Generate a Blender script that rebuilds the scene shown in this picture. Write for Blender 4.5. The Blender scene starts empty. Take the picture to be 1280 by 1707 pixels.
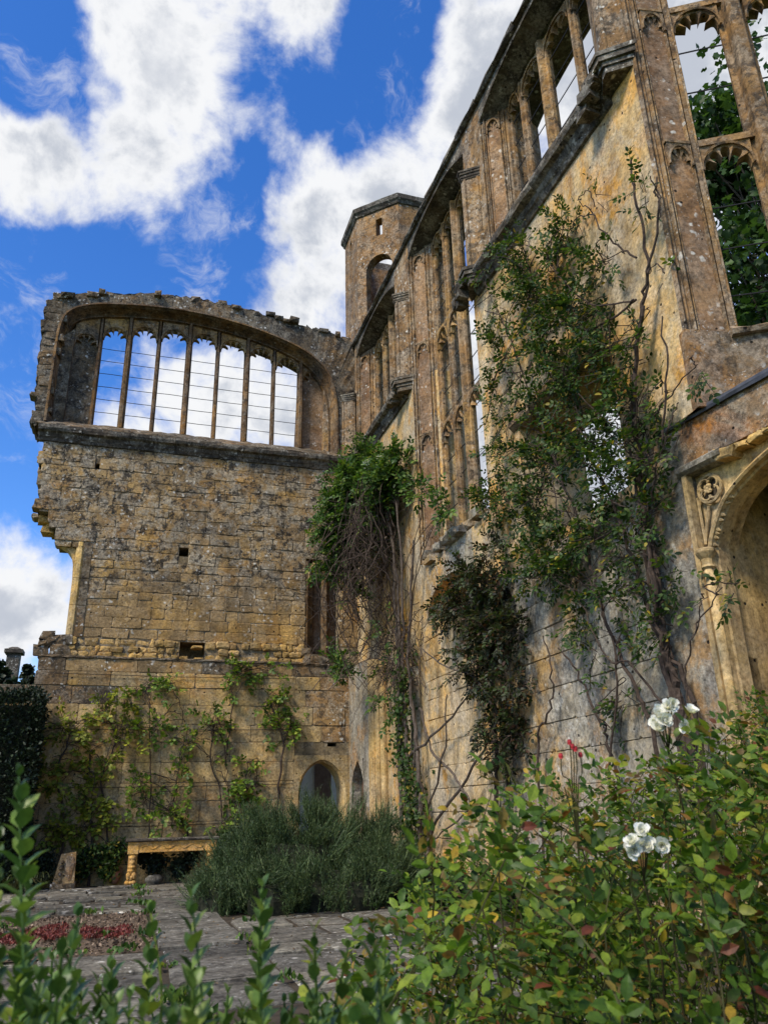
import bpy, math, random
import numpy as np
from mathutils import Matrix, Vector
rng = random.Random(7); nrg = np.random.default_rng(7)
S = bpy.context.scene
COL = S.collection
R_ = math.radians

# ------------------------------------------------------------------ camera
cam_d = bpy.data.cameras.new('camera'); cam = bpy.data.objects.new('camera', cam_d); COL.objects.link(cam)
CR = ((0.95272, -0.30293, -0.02351), (-0.08722, -0.34676, 0.93389), (0.29105, 0.88769, 0.35679))
cam.matrix_world = Matrix(((CR[0][0], CR[1][0], -CR[2][0], 0), (CR[0][1], CR[1][1], -CR[2][1], 0),
                           (CR[0][2], CR[1][2], -CR[2][2], 1.5), (0, 0, 0, 1)))
cam_d.sensor_fit = 'HORIZONTAL'; cam_d.sensor_width = 36; cam_d.lens = 36.7
cam_d.clip_start = .05; cam_d.clip_end = 3000
cam_d.dof.use_dof = True; cam_d.dof.focus_distance = 16; cam_d.dof.aperture_fstop = 9
S.camera = cam

# ------------------------------------------------------------------ node helper
class NT:
    def __init__(s, tree): s.t = tree; s.n = tree.nodes; s.l = tree.links
    def new(s, typ, **kw):
        n = s.n.new(typ)
        for k, v in kw.items(): setattr(n, k, v)
        return n
    def put(s, sock, v):
        if isinstance(v, bpy.types.NodeSocket): s.l.new(v, sock)
        elif v is not None:
            if hasattr(sock.default_value, '__len__') and len(sock.default_value) == 4 and len(v) == 3: v = (*v, 1)
            sock.default_value = v
    def math(s, op, a, b=None, c=None, clamp=False):
        n = s.new('ShaderNodeMath', operation=op, use_clamp=clamp)
        for i, v in enumerate((a, b, c)):
            if v is not None: s.put(n.inputs[i], v)
        return n.outputs[0]
    def vmath(s, op, a, b=None):
        n = s.new('ShaderNodeVectorMath', operation=op); s.put(n.inputs[0], a)
        if b is not None: s.put(n.inputs[1], b)
        return n.outputs['Value'] if op in ('DISTANCE', 'DOT_PRODUCT', 'LENGTH') else n.outputs[0]
    def noise(s, vec, scale, detail=6, rough=.6, dist=0, col=False):
        n = s.new('ShaderNodeTexNoise'); s.put(n.inputs['Vector'], vec)
        n.inputs['Scale'].default_value = scale; n.inputs['Detail'].default_value = detail
        n.inputs['Roughness'].default_value = rough; n.inputs['Distortion'].default_value = dist
        return n.outputs['Color' if col else 'Fac']
    def voro(s, vec, scale, out='Distance', feat='F1'):
        n = s.new('ShaderNodeTexVoronoi', feature=feat); s.put(n.inputs['Vector'], vec); n.inputs['Scale'].default_value = scale
        return n.outputs[out]
    def mr(s, v, a, b, c=0., d=1., smooth=True):
        n = s.new('ShaderNodeMapRange', interpolation_type='SMOOTHSTEP' if smooth else 'LINEAR')
        s.put(n.inputs[0], v)
        for i, q in enumerate((a, b, c, d)): s.put(n.inputs[i+1], q)
        return n.outputs[0]
    def mix(s, f, a, b, mode='MIX'):
        n = s.new('ShaderNodeMix', data_type='RGBA', blend_type=mode)
        s.put(n.inputs[0], f); s.put(n.inputs[6], a); s.put(n.inputs[7], b); return n.outputs[2]
    def ramp(s, f, stops):
        n = s.new('ShaderNodeValToRGB'); s.put(n.inputs[0], f); e = n.color_ramp.elements
        while len(e) < len(stops): e.new(.5)
        for x, (p, c) in zip(e, stops): x.position = p; x.color = (*c, 1)
        return n.outputs[0]

# ------------------------------------------------------------------ world, sun, exposure
SUN_DIR = Vector((-.70, -.42, .92)).normalized()
W = bpy.data.worlds.new('World'); S.world = W; W.use_nodes = True
nt = NT(W.node_tree); nt.n.clear()
sky = nt.new('ShaderNodeTexSky', sky_type='NISHITA'); sky.sun_disc = False
sky.sun_elevation = math.asin(SUN_DIR.z); sky.sun_rotation = math.atan2(SUN_DIR.x, SUN_DIR.y)
sky.air_density = 1.0; sky.dust_density = .3; sky.ozone_density = 3.5
gen = nt.new('ShaderNodeTexCoord').outputs['Generated']
hs = nt.new('ShaderNodeHueSaturation'); hs.inputs['Saturation'].default_value = 1.3; hs.inputs['Hue'].default_value = .512; hs.inputs['Value'].default_value = 1.85
nt.l.new(sky.outputs[0], hs.inputs['Color'])
blobs = [(0.3727, 0.7498, 0.5466, 0.066, 0.45), (0.3954, 0.7968, 0.4569, 0.067, 0.4), (0.4025, 0.8351, 0.375, 0.052, 0.3), (0.389, 0.7762, 0.4961, 0.088, 0.4), (0.397, 0.8437, 0.3614, 0.067, 0.35), (0.5344, 0.7515, 0.3869, 0.063, 0.3), (0.5238, 0.7405, 0.4211, 0.076, 0.5), (0.5176, 0.4583, 0.7225, 0.091, 0.4), (-0.1477, 0.6644, 0.7326, 0.077, -0.3), (0.0133, 0.6972, 0.7168, 0.04, -0.25), (-0.1417, 0.7854, 0.6025, 0.057, -0.2), (-0.0311, 0.8093, 0.5866, 0.076, -0.2), (0.2072, 0.5911, 0.7796, 0.04, -0.25), (0.3925, 0.5143, 0.7625, 0.075, 0.35), (0.1147, 0.8658, 0.4871, 0.12, 0.2), (-0.05, 0.8634, 0.5019, 0.034, -0.15), (0.0515, 0.6098, 0.7909, 0.122, 0.3), (0.1489, 0.5763, 0.8035, 0.071, 0.28), (-0.0365, 0.6565, 0.7534, 0.096, 0.28), (-0.0743, 0.7126, 0.6976, 0.123, 0.34), (-0.1569, 0.7259, 0.6697, 0.079, 0.3), (0.004, 0.7251, 0.6887, 0.054, 0.2), (-0.1565, 0.8229, 0.5461, 0.057, 0.16), (-0.1707, 0.7927, 0.5853, 0.037, 0.1), (0.092, 0.6503, 0.7541, 0.074, -0.4), (0.074, 0.7358, 0.6731, 0.059, -0.36), (0.0338, 0.7859, 0.6174, 0.085, -0.22), (-0.104, 0.7968, 0.5952, 0.079, -0.16), (-0.1591, 0.649, 0.7439, 0.07, -0.3), (0.2283, 0.5702, 0.7892, 0.046, -0.34), (0.2161, 0.6212, 0.7533, 0.074, -0.34), (-0.151, 0.8715, 0.4665, 0.071, -0.22), (-0.1502, 0.913, 0.3794, 0.071, -0.25), (0.1798, 0.6978, 0.6933, 0.085, 0.34), (0.1579, 0.7584, 0.6324, 0.08, 0.3), (0.1891, 0.7945, 0.5771, 0.067, 0.3), (0.2646, 0.6621, 0.7011, 0.063, 0.3), (0.2263, 0.6558, 0.7202, 0.042, 0.22), (0.3015, 0.5436, 0.7833, 0.083, 0.34), (0.4018, 0.5194, 0.7541, 0.123, 0.3), (0.5478, 0.4876, 0.6798, 0.166, 0.3), (0.0563, 0.8703, 0.4893, 0.095, 0.16), (0.1389, 0.8724, 0.4686, 0.09, 0.26), (-0.1391, 0.9548, 0.2628, 0.084, 0.34), (-0.1267, 0.9708, 0.2039, 0.077, 0.32), (-0.0031, 0.7693, 0.6389, 0.027, 0.14), (-0.0511, 0.8563, 0.5139, 0.048, -0.12), (0.2348, 0.7374, 0.6333, 0.044, 0.2), (0.2925, 0.5946, 0.7489, 0.04, 0.25)]
warp = nt.vmath('SUBTRACT', nt.noise(gen, 6, 4, .6, col=True), (.5, .5, .5))
wv = nt.vmath('ADD', gen, nt.vmath('MULTIPLY', warp, (.10, .10, .10)))
acc = -0.10
for x, y, z, r, a in blobs:
    d = nt.vmath('DISTANCE', wv, (x, y, z))
    acc = nt.math('ADD', acc, nt.mr(d, r*.2, r*1.5, a*.85, 0.))
fb = nt.noise(gen, 7.0, 9, .60, .25)
fb2 = nt.noise(gen, 17, 6, .6, .3)
dens = nt.math('ADD', acc, nt.math('ADD', nt.math('MULTIPLY', nt.math('SUBTRACT', fb, .5), 1.7), nt.math('MULTIPLY', nt.math('SUBTRACT', fb2, .5), .62)))
cov = nt.mr(dens, -.17, .26)
wisp = nt.math('MULTIPLY', nt.mr(nt.noise(nt.vmath('MULTIPLY', wv, (1., 1., 1.6)), 7.5, 8, .68, .6), .50, .74), .55)
cov = nt.math('MAXIMUM', cov, wisp)
thick = nt.mr(dens, .12, .55)
shade = nt.noise(nt.vmath('ADD', gen, (.03, .02, -.05)), 8., 7, .6)
cl = nt.mix(nt.mr(nt.math('ADD', nt.math('MULTIPLY', shade, .8), nt.math('MULTIPLY', thick, .22)), .42, .68), (.93, .94, .96), (.54, .58, .66))
mixc = nt.mix(cov, nt.mix(1., hs.outputs[0], (.13, .13, .13), 'MULTIPLY'), cl)
bg = nt.new('ShaderNodeBackground'); nt.l.new(mixc, bg.inputs[0]); bg.inputs[1].default_value = 1.0
nt.l.new(bg.outputs[0], nt.new('ShaderNodeOutputWorld').inputs[0])
sd = bpy.data.lights.new('sun', 'SUN'); sun = bpy.data.objects.new('sun', sd); COL.objects.link(sun)
sd.energy = 4.4; sd.angle = R_(12); sd.color = (1, .91, .76)
sun.rotation_euler = SUN_DIR.to_track_quat('Z', 'Y').to_euler()
S.view_settings.view_transform = 'Standard'; S.view_settings.look = 'None'
S.view_settings.gamma = 1; S.view_settings.use_curve_mapping = False; S.view_settings.exposure = 0.0
S.cycles.max_bounces = 4; S.cycles.diffuse_bounces = 2; S.cycles.transmission_bounces = 2; S.cycles.caustics_reflective = False; S.cycles.caustics_refractive = False
W.cycles.sampling_method = 'MANUAL'; W.cycles.sample_map_resolution = 512

# ------------------------------------------------------------------ materials
def newmat(name):
    m = bpy.data.materials.new(name); m.use_nodes = True; t = NT(m.node_tree); t.n.clear()
    o = t.new('ShaderNodeOutputMaterial'); b = t.new('ShaderNodeBsdfPrincipled'); t.l.new(b.outputs[0], o.inputs[0])
    return m, t, b, o
def stone_mat(name, c0, c1, c2, lich=.4, dark=.35, orange=.2, white=.3, bump=.5, streak=.35, rnd=.22, zl=None, seed=0., grey=(.34, .33, .29), scale=1., pits=1., orc=(.50, .255, .06), joints=None):
    m, t, b, o = newmat(name)
    P = t.new('ShaderNodeNewGeometry').outputs['Position']
    Q = t.vmath('ADD', P, (seed*7.3, seed*3.1, seed*5.7))
    if scale != 1: Q = t.vmath('MULTIPLY', Q, (scale,)*3)
    big = t.noise(Q, .55, 4, .62, .4); mid = t.noise(Q, 2.6, 5, .68, .2); fine = t.noise(Q, 17, 4, .72)
    c = t.ramp(big, [(.36, c0), (.5, c1), (.64, c2)])
    c = t.mix(1., c, t.ramp(mid, [(.28, (.58, .55, .50)), (.5, (.96, .95, .94)), (.72, (1.28, 1.25, 1.2))]), 'MULTIPLY')
    if orange: c = t.mix(t.math('MULTIPLY', t.mr(t.noise(t.vmath('ADD', Q, (11, 3, 5)), .75, 5, .7, .5), .53, .64), orange), c, t.mix(1., orc, t.ramp(mid, [(.3, (.6, .55, .5)), (.7, (1.25, 1.25, 1.25))]), 'MULTIPLY'))
    zm = None
    if zl:
        z = t.new('ShaderNodeSeparateXYZ'); t.l.new(P, z.inputs[0])
        zz = t.math('ADD', z.outputs[2], t.math('MULTIPLY', t.math('SUBTRACT', mid, .5), 2.5))
        zm = t.mr(zz, zl[0], zl[1])
        if len(zl) > 2: zm = t.math('MULTIPLY', zm, t.mr(zz, zl[2], zl[3], 1., 0.))
    def amt(f, k): 
        f = t.math('MULTIPLY', f, k)
        return t.math('MULTIPLY', f, zm) if zm is not None else f
    lm = t.noise(t.vmath('ADD', Q, (31, 7, 2)), 1.9, 6, .78, .3)
    c = t.mix(amt(t.mr(lm, .45, .57), lich), c, t.mix(1., grey, t.ramp(fine, [(.3, (.55, .55, .55)), (.7, (1.4, 1.4, 1.38))]), 'MULTIPLY'))
    dk = t.noise(t.vmath('ADD', Q, (5, 51, 9)), 4.2, 6, .8, .2)
    c = t.mix(amt(t.mr(dk, .49, .60), dark), c, (.040, .035, .030))
    if white:
        vq = t.vmath('ADD', Q, t.vmath('MULTIPLY', t.noise(Q, 9, 1, .6, col=True), (.12, .12, .12)))
        sp = t.math('MULTIPLY', t.mr(t.voro(vq, 6.5), .16, .30, 1., 0.), t.mr(t.noise(t.vmath('ADD', Q, (2, 8, 77)), 1.3, 3, .7), .48, .60))
        c = t.mix(t.math('MULTIPLY', sp, white), c, (.62, .60, .54))
        sp2 = t.math('MULTIPLY', t.mr(t.voro(vq, 17.), .12, .26, 1., 0.), t.mr(t.noise(t.vmath('ADD', Q, (9, 28, 7)), 2.1, 3, .7), .46, .62))
        c = t.mix(t.math('MULTIPLY', sp2, white*.8), c, (.55, .54, .50))
    if streak:
        sv = t.vmath('MULTIPLY', Q, (2.6, 2.6, .28))
        c = t.mix(streak, c, t.mix(1., c, t.ramp(t.noise(sv, 1., 4, .65, .4), [(.36, (.42, .40, .38)), (.52, (1, 1, 1)), (.66, (1.22, 1.2, 1.12))]), 'MULTIPLY'))
    c = t.mix(.9, c, t.mix(1., c, t.ramp(fine, [(.27, (.36, .35, .34)), (.48, (1, 1, 1)), (.72, (1.5, 1.48, 1.44))]), 'MULTIPLY'))
    pv = t.voro(t.vmath('ADD', Q, (3, 3, 3)), 3.7)
    pit = t.math('MULTIPLY', t.mr(pv, .05, .10, 1., 0.), pits)
    c = t.mix(pit, c, (.02, .017, .014))
    if rnd:
        oi = t.new('ShaderNodeObjectInfo').outputs['Random']
        c = t.mix(1., c, t.ramp(oi, [(0, (1-rnd, 1-rnd, 1-rnd)), (.5, (1, .98, .95)), (1, (1+rnd, 1+rnd*.9, 1+rnd*.6))]), 'MULTIPLY')
    t.l.new(c, b.inputs['Base Color']); b.inputs['Roughness'].default_value = .93; b.inputs['Specular IOR Level'].default_value = .15
    h = t.math('ADD', t.noise(Q, 3.2, 8, .78), t.math('MULTIPLY', pit, -1.))
    bp = t.new('ShaderNodeBump'); bp.inputs['Strength'].default_value = bump; bp.inputs['Distance'].default_value = .06
    t.l.new(h, bp.inputs['Height']); t.l.new(bp.outputs[0], b.inputs['Normal'])
    return m
def leaf_mat(name, stops, obj=False, trans=.35, rough=.5, spec=.3, vary=.4, red=0.):
    m, t, b, o = newmat(name)
    if obj: r = t.new('ShaderNodeObjectInfo').outputs['Random']
    else: r = t.new('ShaderNodeNewGeometry').outputs['Random Per Island']
    c = t.ramp(r, stops)
    P = t.new('ShaderNodeNewGeometry').outputs['Position']
    c = t.mix(1., c, t.ramp(t.noise(P, 3.5, 3, .6), [(.32, (1-vary,)*3), (.68, (1+vary,)*3)]), 'MULTIPLY')
    c = t.mix(.75, c, t.mix(1., c, t.ramp(t.noise(P, 75, 3, .65), [(.3, (.55, .55, .5)), (.5, (1, 1, 1)), (.72, (1.45, 1.35, 1.2))]), 'MULTIPLY'))
    if red: c = t.mix(t.math('MULTIPLY', t.mr(t.noise(P, 4.2, 3, .6), .58, .66), red), c, t.mix(r, (.13, .035, .016), (.26, .12, .03)))
    t.l.new(c, b.inputs['Base Color']); b.inputs['Roughness'].default_value = rough; b.inputs['Specular IOR Level'].default_value = spec
    tr = t.new('ShaderNodeBsdfTranslucent'); t.l.new(t.mix(1., c, (1.15, 1.2, .6), 'MULTIPLY'), tr.inputs[0])
    mx = t.new('ShaderNodeMixShader'); mx.inputs[0].default_value = trans
    t.l.new(b.outputs[0], mx.inputs[1]); t.l.new(tr.outputs[0], mx.inputs[2]); t.l.new(mx.outputs[0], o.inputs[0])
    return m
def plain_mat(name, a, bcol, scale=6, rough=.85, bump=.3, metal=0.):
    m, t, b, o = newmat(name)
    P = t.new('ShaderNodeNewGeometry').outputs['Position']; n = t.noise(P, scale, 8, .65)
    t.l.new(t.ramp(n, [(.32, a), (.68, bcol)]), b.inputs['Base Color']); b.inputs['Roughness'].default_value = rough; b.inputs['Metallic'].default_value = metal; b.inputs['Specular IOR Level'].default_value = .12
    bp = t.new('ShaderNodeBump'); bp.inputs['Strength'].default_value = bump; bp.inputs['Distance'].default_value = .02
    t.l.new(n, bp.inputs['Height']); t.l.new(bp.outputs[0], b.inputs['Normal'])
    return m

GOLD, TAN, BRN, GRY = (.44, .28, .09), (.33, .25, .14), (.22, .14, .075), (.26, .235, .19)
M = {}
M['rubblewall'] = stone_mat('rubble_wall_stone', (.27, .19, .10), (.31, .22, .115), (.42, .265, .09), lich=.7, dark=.95, orange=.35, white=.8, zl=(6.4, 8.0), bump=.9, seed=1, grey=(.31, .285, .235), rnd=.2)
M['ashlar'] = stone_mat('golden_ashlar', (.39, .29, .155), (.46, .33, .155), (.52, .34, .11), lich=.35, dark=.18, orange=.5, white=.15, bump=.7, streak=.6, rnd=.13, seed=2, grey=(.30, .27, .20))
M['mortar'] = stone_mat('mortar_core', (.20, .155, .09), (.25, .19, .11), (.30, .21, .10), lich=.3, dark=.6, orange=.2, white=.1, bump=.6, seed=3, rnd=0)
M['rubble'] = stone_mat('golden_rubble', (.38, .25, .09), (.47, .30, .10), (.52, .33, .11), lich=.2, dark=.35, orange=.5, white=.35, bump=.8, rnd=.35, seed=4, streak=0)
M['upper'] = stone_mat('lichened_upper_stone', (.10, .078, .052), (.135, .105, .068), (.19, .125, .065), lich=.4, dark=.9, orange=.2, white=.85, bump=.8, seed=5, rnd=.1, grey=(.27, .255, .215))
M['trim'] = stone_mat('weathered_trim_stone', (.19, .12, .058), (.26, .16, .075), (.37, .235, .09), lich=.3, dark=.75, orange=.35, white=.25, bump=.4, seed=6, rnd=.12)
M['gtrim'] = stone_mat('dark_gable_trim_stone', (.10, .06, .032), (.14, .085, .042), (.22, .13, .052), lich=.2, dark=.75, orange=.3, white=.2, bump=.45, seed=17, rnd=.12)
M['darktrim'] = stone_mat('blackened_cornice_soffit_shade', (.060, .052, .042), (.085, .074, .060), (.15, .12, .085), lich=.35, dark=.8, orange=.05, white=.7, bump=.7, seed=7, rnd=.1)
M['hall'] = stone_mat('golden_hall_render', (.58, .355, .12), (.55, .40, .20), (.50, .41, .275), lich=.40, dark=.14, orange=.85, white=.12, bump=.5, streak=.6, seed=8, rnd=.05, grey=(.42, .39, .33), orc=(.64, .33, .06))
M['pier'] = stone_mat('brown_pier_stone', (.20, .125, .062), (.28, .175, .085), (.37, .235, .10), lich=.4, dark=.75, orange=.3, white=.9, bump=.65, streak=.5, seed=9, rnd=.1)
M['panel'] = stone_mat('reddish_panel_stone', (.20, .115, .062), (.26, .155, .082), (.32, .20, .105), lich=.2, dark=.4, orange=.15, white=.7, bump=.5, streak=.3, seed=10, rnd=.08)
M['greyash'] = stone_mat('grey_ashlar', (.33, .285, .205), (.30, .275, .22), (.44, .29, .12), lich=.6, dark=.35, orange=.55, white=.5, bump=.6, seed=11, rnd=.14, streak=.5, grey=(.34, .33, .295))
M['orangelichen'] = stone_mat('orange_lichen_stone', (.25, .17, .095), (.36, .19, .07), (.28, .22, .15), lich=.35, dark=.6, orange=.85, white=.95, bump=.8, seed=12, rnd=.1, orc=(.44, .17, .03))
M['fire'] = stone_mat('pale_fireplace_stone', (.44, .32, .165), (.50, .36, .165), (.55, .37, .13), lich=.2, dark=.22, orange=.3, white=.1, bump=.35, seed=13, rnd=.12, streak=.45)
M['turret'] = stone_mat('brown_turret_stone', (.20, .115, .055), (.26, .155, .07), (.32, .185, .075), lich=.3, dark=.7, orange=.2, white=.85, bump=.7, seed=14, rnd=.1)
M['paving'] = stone_mat('dark_flagstone', (.085, .081, .07), (.125, .118, .10), (.175, .162, .135), lich=.4, dark=.6, orange=0, white=.7, bump=.9, streak=0, rnd=.4, seed=15, pits=.3, scale=.7, grey=(.20, .195, .17))
M['bench'] = stone_mat('ochre_carved_stone', (.60, .32, .08), (.66, .37, .095), (.70, .41, .11), lich=.2, dark=.3, orange=.3, white=.3, bump=.5, seed=16, rnd=.05, scale=2.5)
M['plaster'] = plain_mat('pale_plaster', (.50, .47, .42), (.66, .63, .58), 4, .95, .3)
M['lead'] = plain_mat('grey_lead', (.05, .055, .065), (.10, .105, .12), 5, .55, .2, .3)
M['iron'] = plain_mat('dark_iron', (.03, .03, .033), (.06, .055, .05), 20, .6, .1, .6)
M['terra'] = plain_mat('terracotta', (.28, .12, .06), (.42, .25, .16), 9, .8, .2)
M['bark'] = plain_mat('grey_brown_bark', (.055, .042, .032), (.15, .12, .095), 14, .9, .7)
M['twig'] = plain_mat('dark_twig', (.035, .026, .02), (.09, .065, .05), 20, .9, .4)
M['cane'] = plain_mat('reddish_green_cane', (.045, .03, .015), (.06, .07, .02), 20, .7, .2)
M['soil'] = plain_mat('dark_soil', (.035, .028, .02), (.075, .06, .042), 7, .95, .8)
M['grass'] = plain_mat('lawn', (.04, .065, .02), (.07, .10, .03), 3, .95, .6)
M['gravel'] = plain_mat('pinkish_gravel', (.09, .065, .042), (.17, .125, .085), 40, .95, .6)
M['door'] = plain_mat('brown_door_board', (.10, .06, .04), (.17, .11, .08), 9, .8, .4)

# ------------------------------------------------------------------ mesh helpers
def link(o, parent=None):
    COL.objects.link(o)
    if parent:
        o.parent = parent
        if parent.type == 'EMPTY': o.matrix_parent_inverse = Matrix.Translation(-parent.location)
    return o
class MB:
    def __init__(s, T=None): s.v = []; s.f = []; s.T = T
    def p(s, q): return tuple(s.T(*q)) if s.T else tuple(q)
    def add(s, vs, fs):
        k = len(s.v); s.v += [s.p(q) for q in vs]; s.f += [tuple(i+k for i in f) for f in fs]; return s
    def box(s, a, b):
        (x0, y0, z0), (x1, y1, z1) = a, b
        return s.add([(x0,y0,z0),(x1,y0,z0),(x1,y1,z0),(x0,y1,z0),(x0,y0,z1),(x1,y0,z1),(x1,y1,z1),(x0,y1,z1)],
                     [(3,2,1,0),(4,5,6,7),(0,1,5,4),(1,2,6,5),(2,3,7,6),(3,0,4,7)])
    def prism(s, pts, z0, z1):            # plan polygon extruded upwards
        n = len(pts); a = z0 if callable(z0) else (lambda x, y: z0); b = z1 if callable(z1) else (lambda x, y: z1)
        return s.add([(x, y, a(x, y)) for x, y in pts]+[(x, y, b(x, y)) for x, y in pts],
                     [tuple(range(n-1, -1, -1)), tuple(range(n, 2*n))]+[(i, (i+1) % n, (i+1) % n+n, i+n) for i in range(n)])
    def slab(s, pts, d0, d1):             # (s,z) polygon extruded in depth
        n = len(pts)
        return s.add([(x, d0, z) for x, z in pts]+[(x, d1, z) for x, z in pts],
                     [tuple(range(n)), tuple(range(2*n-1, n-1, -1))]+[(i, i+n, (i+1) % n+n, (i+1) % n) for i in range(n)])
    def strip(s, A, B):
        n = len(A); return s.add(list(A)+list(B), [(i, i+1, n+i+1, n+i) for i in range(n-1)])
    def tube(s, pts, r, k=6, cap=True):
        pts = [Vector(q) for q in pts]; n = len(pts); rs = r if hasattr(r, '__len__') else [r]*n
        vs = []; fs = []; up = Vector((.123, .342, .93))
        for i, q in enumerate(pts):
            d = (pts[min(i+1, n-1)]-pts[max(i-1, 0)])
            d = d.normalized() if d.length > 1e-9 else Vector((0, 0, 1))
            a = d.cross(up)
            if a.length < .05: a = d.cross(Vector((1, 0, 0)))
            a.normalize(); b = d.cross(a)
            for j in range(k):
                w = 2*math.pi*j/k; vs.append(tuple(q+(a*math.cos(w)+b*math.sin(w))*rs[i]))
        for i in range(n-1):
            for j in range(k): fs.append((i*k+j, i*k+(j+1) % k, (i+1)*k+(j+1) % k, (i+1)*k+j))
        if cap: fs += [tuple(range(k-1, -1, -1)), tuple(range((n-1)*k, n*k))]
        return s.add(vs, fs)
    def lathe(s, prof, c=(0, 0, 0), k=16):
        vs = [(c[0]+r*math.cos(2*math.pi*j/k), c[1]+r*math.sin(2*math.pi*j/k), c[2]+z) for r, z in prof for j in range(k)]
        n = len(prof); fs = [(i*k+j, i*k+(j+1) % k, (i+1)*k+(j+1) % k, (i+1)*k+j) for i in range(n-1) for j in range(k)]
        fs += [tuple(range(k-1, -1, -1)), tuple(range((n-1)*k, n*k))]
        return s.add(vs, fs)
    def blob(s, c, r, seed=0, sub=1, j=.25):
        rr = random.Random(seed); k, n = (8, 5) if sub else (6, 4); vs = []; 
        for i in range(1, n):
            th = math.pi*i/n
            for q in range(k):
                w = 2*math.pi*q/k; m = 1+rr.uniform(-j, j)
                vs.append((c[0]+r[0]*m*math.sin(th)*math.cos(w), c[1]+r[1]*m*math.sin(th)*math.sin(w), c[2]+r[2]*m*math.cos(th)))
        fs = [(i*k+q, i*k+(q+1) % k, (i+1)*k+(q+1) % k, (i+1)*k+q) for i in range(n-2) for q in range(k)]
        fs += [tuple(range(k)), tuple(range((n-2)*k+k-1, (n-2)*k-1, -1))]
        return s.add(vs, fs)
    def build(s, name, mat, parent=None, smooth=False, kind=None, label=None):
        me = bpy.data.meshes.new(name); me.from_pydata(s.v, [], s.f)
        if smooth: me.polygons.foreach_set('use_smooth', [True]*len(me.polygons))
        me.materials.append(M[mat] if isinstance(mat, str) else mat)
        o = link(bpy.data.objects.new(name, me), parent)
        if kind: o['kind'] = kind
        if label: o['label'] = label
        return o
def thing(name, label, cat, loc=(0, 0, 0), group=None):
    o = link(bpy.data.objects.new(name, None)); o.location = loc; o.empty_display_size = .3
    o['label'] = label; o['category'] = cat
    if group: o['group'] = group
    return o
def tag(o, label, cat, group=None):
    o['label'] = label; o['category'] = cat
    if group: o['group'] = group
    return o
def frame(ox, oy, ang_dir, dep_dir):
    def T(s, d, z): return (ox+s*ang_dir[0]+d*dep_dir[0], oy+s*ang_dir[1]+d*dep_dir[1], z)
    return T
TL = lambda s, d, z: (s, 22+d, z)                 # gable wall: s = x, depth = +y
XH = 6.31
TH = lambda s, d, z: (XH+d, s, z)                 # hall wall: s = y, depth = +x

def stone_obj(T, s0, s1, z0, z1, mat, parent, name='stone', proud=(.0, .03), back=.06, gap=.008, jit=.012, ch=.022, base=0.):
    """one squared block with worn arrises: back ring, front ring, inset ring, domed centre"""
    w, h = s1-s0, z1-z0
    if w < .03 or h < .03: return None
    pr = rng.uniform(*proud); ch = min(ch, w*.25, h*.25); q = lambda a: rng.uniform(-a, a)
    c = min(.25*w, .25*h, .035)
    ring = [(s0+gap+c, z0+gap), (s1-gap-c, z0+gap), (s1-gap, z0+gap+c), (s1-gap, z1-gap-c), (s1-gap-c, z1-gap), (s0+gap+c, z1-gap), (s0+gap, z1-gap-c), (s0+gap, z0+gap+c)]
    ring = [(a+q(jit*.6), b+q(jit*.6)) for a, b in ring]
    cx, cz = (s0+s1)/2, (z0+z1)/2
    ins = []
    for a, b in ring:
        ins.append((a+math.copysign(ch, cx-a)+q(jit*.5), b+math.copysign(ch, cz-b)+q(jit*.5)))
    n = 8
    vs = [(a, back, b) for a, b in ring]+[(a, base-pr+.016+q(.005), b) for a, b in ring]+[(a, base-pr+q(.006), b) for a, b in ins]+[(cx+q(.1*w), base-pr-rng.uniform(0, .006), cz+q(.1*h))]
    fs = []
    for i in range(n):
        k = (i+1) % n
        fs += [(i, k, n+k, n+i), (n+i, n+k, 2*n+k, 2*n+i), (2*n+i, 2*n+k, 3*n)]
    return MB(T).add(vs, fs).build(name, mat, parent)
def courses(T, z0, z1, spans, hr, wr, mat, parent, name, **kw):
    """coursed masonry; spans(za, zb) -> list of (s0, s1) free intervals"""
    z = z0; n = 0
    while z < z1-.05:
        h = rng.uniform(*hr); zb = z+h
        if z1-zb < hr[0]*.6: zb = z1
        for a, b in spans(z, zb):
            s = a
            while s < b-.02:
                w = rng.uniform(*wr); e = s+w
                if b-e < wr[0]*.6: e = b
                if zb-z > .34 and rng.random() < .25 and kw.get('split', True):
                    m = z+(zb-z)*rng.uniform(.4, .6)
                    for u, v in ((z, m), (m, zb)): stone_obj(T, s, e, u, v, mat, parent, name, **{k: x for k, x in kw.items() if k != 'split'}); n += 1
                else:
                    stone_obj(T, s, e, z+rng.uniform(-.006, .006), zb, mat, parent, name, **{k: x for k, x in kw.items() if k != 'split'}); n += 1
                s = e
        z = zb
    return n
def cut(a, b, za, zb, holes):
    iv = [(a, b)]
    for (h0, h1, y0, y1) in holes:
        if zb <= y0+.02 or za >= y1-.02: continue
        nv = []
        for (p, q) in iv:
            if h1 <= p or h0 >= q: nv.append((p, q)); continue
            if h0 > p+.05: nv.append((p, h0))
            if h1 < q-.05: nv.append((h1, q))
        iv = nv
    return iv
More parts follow.
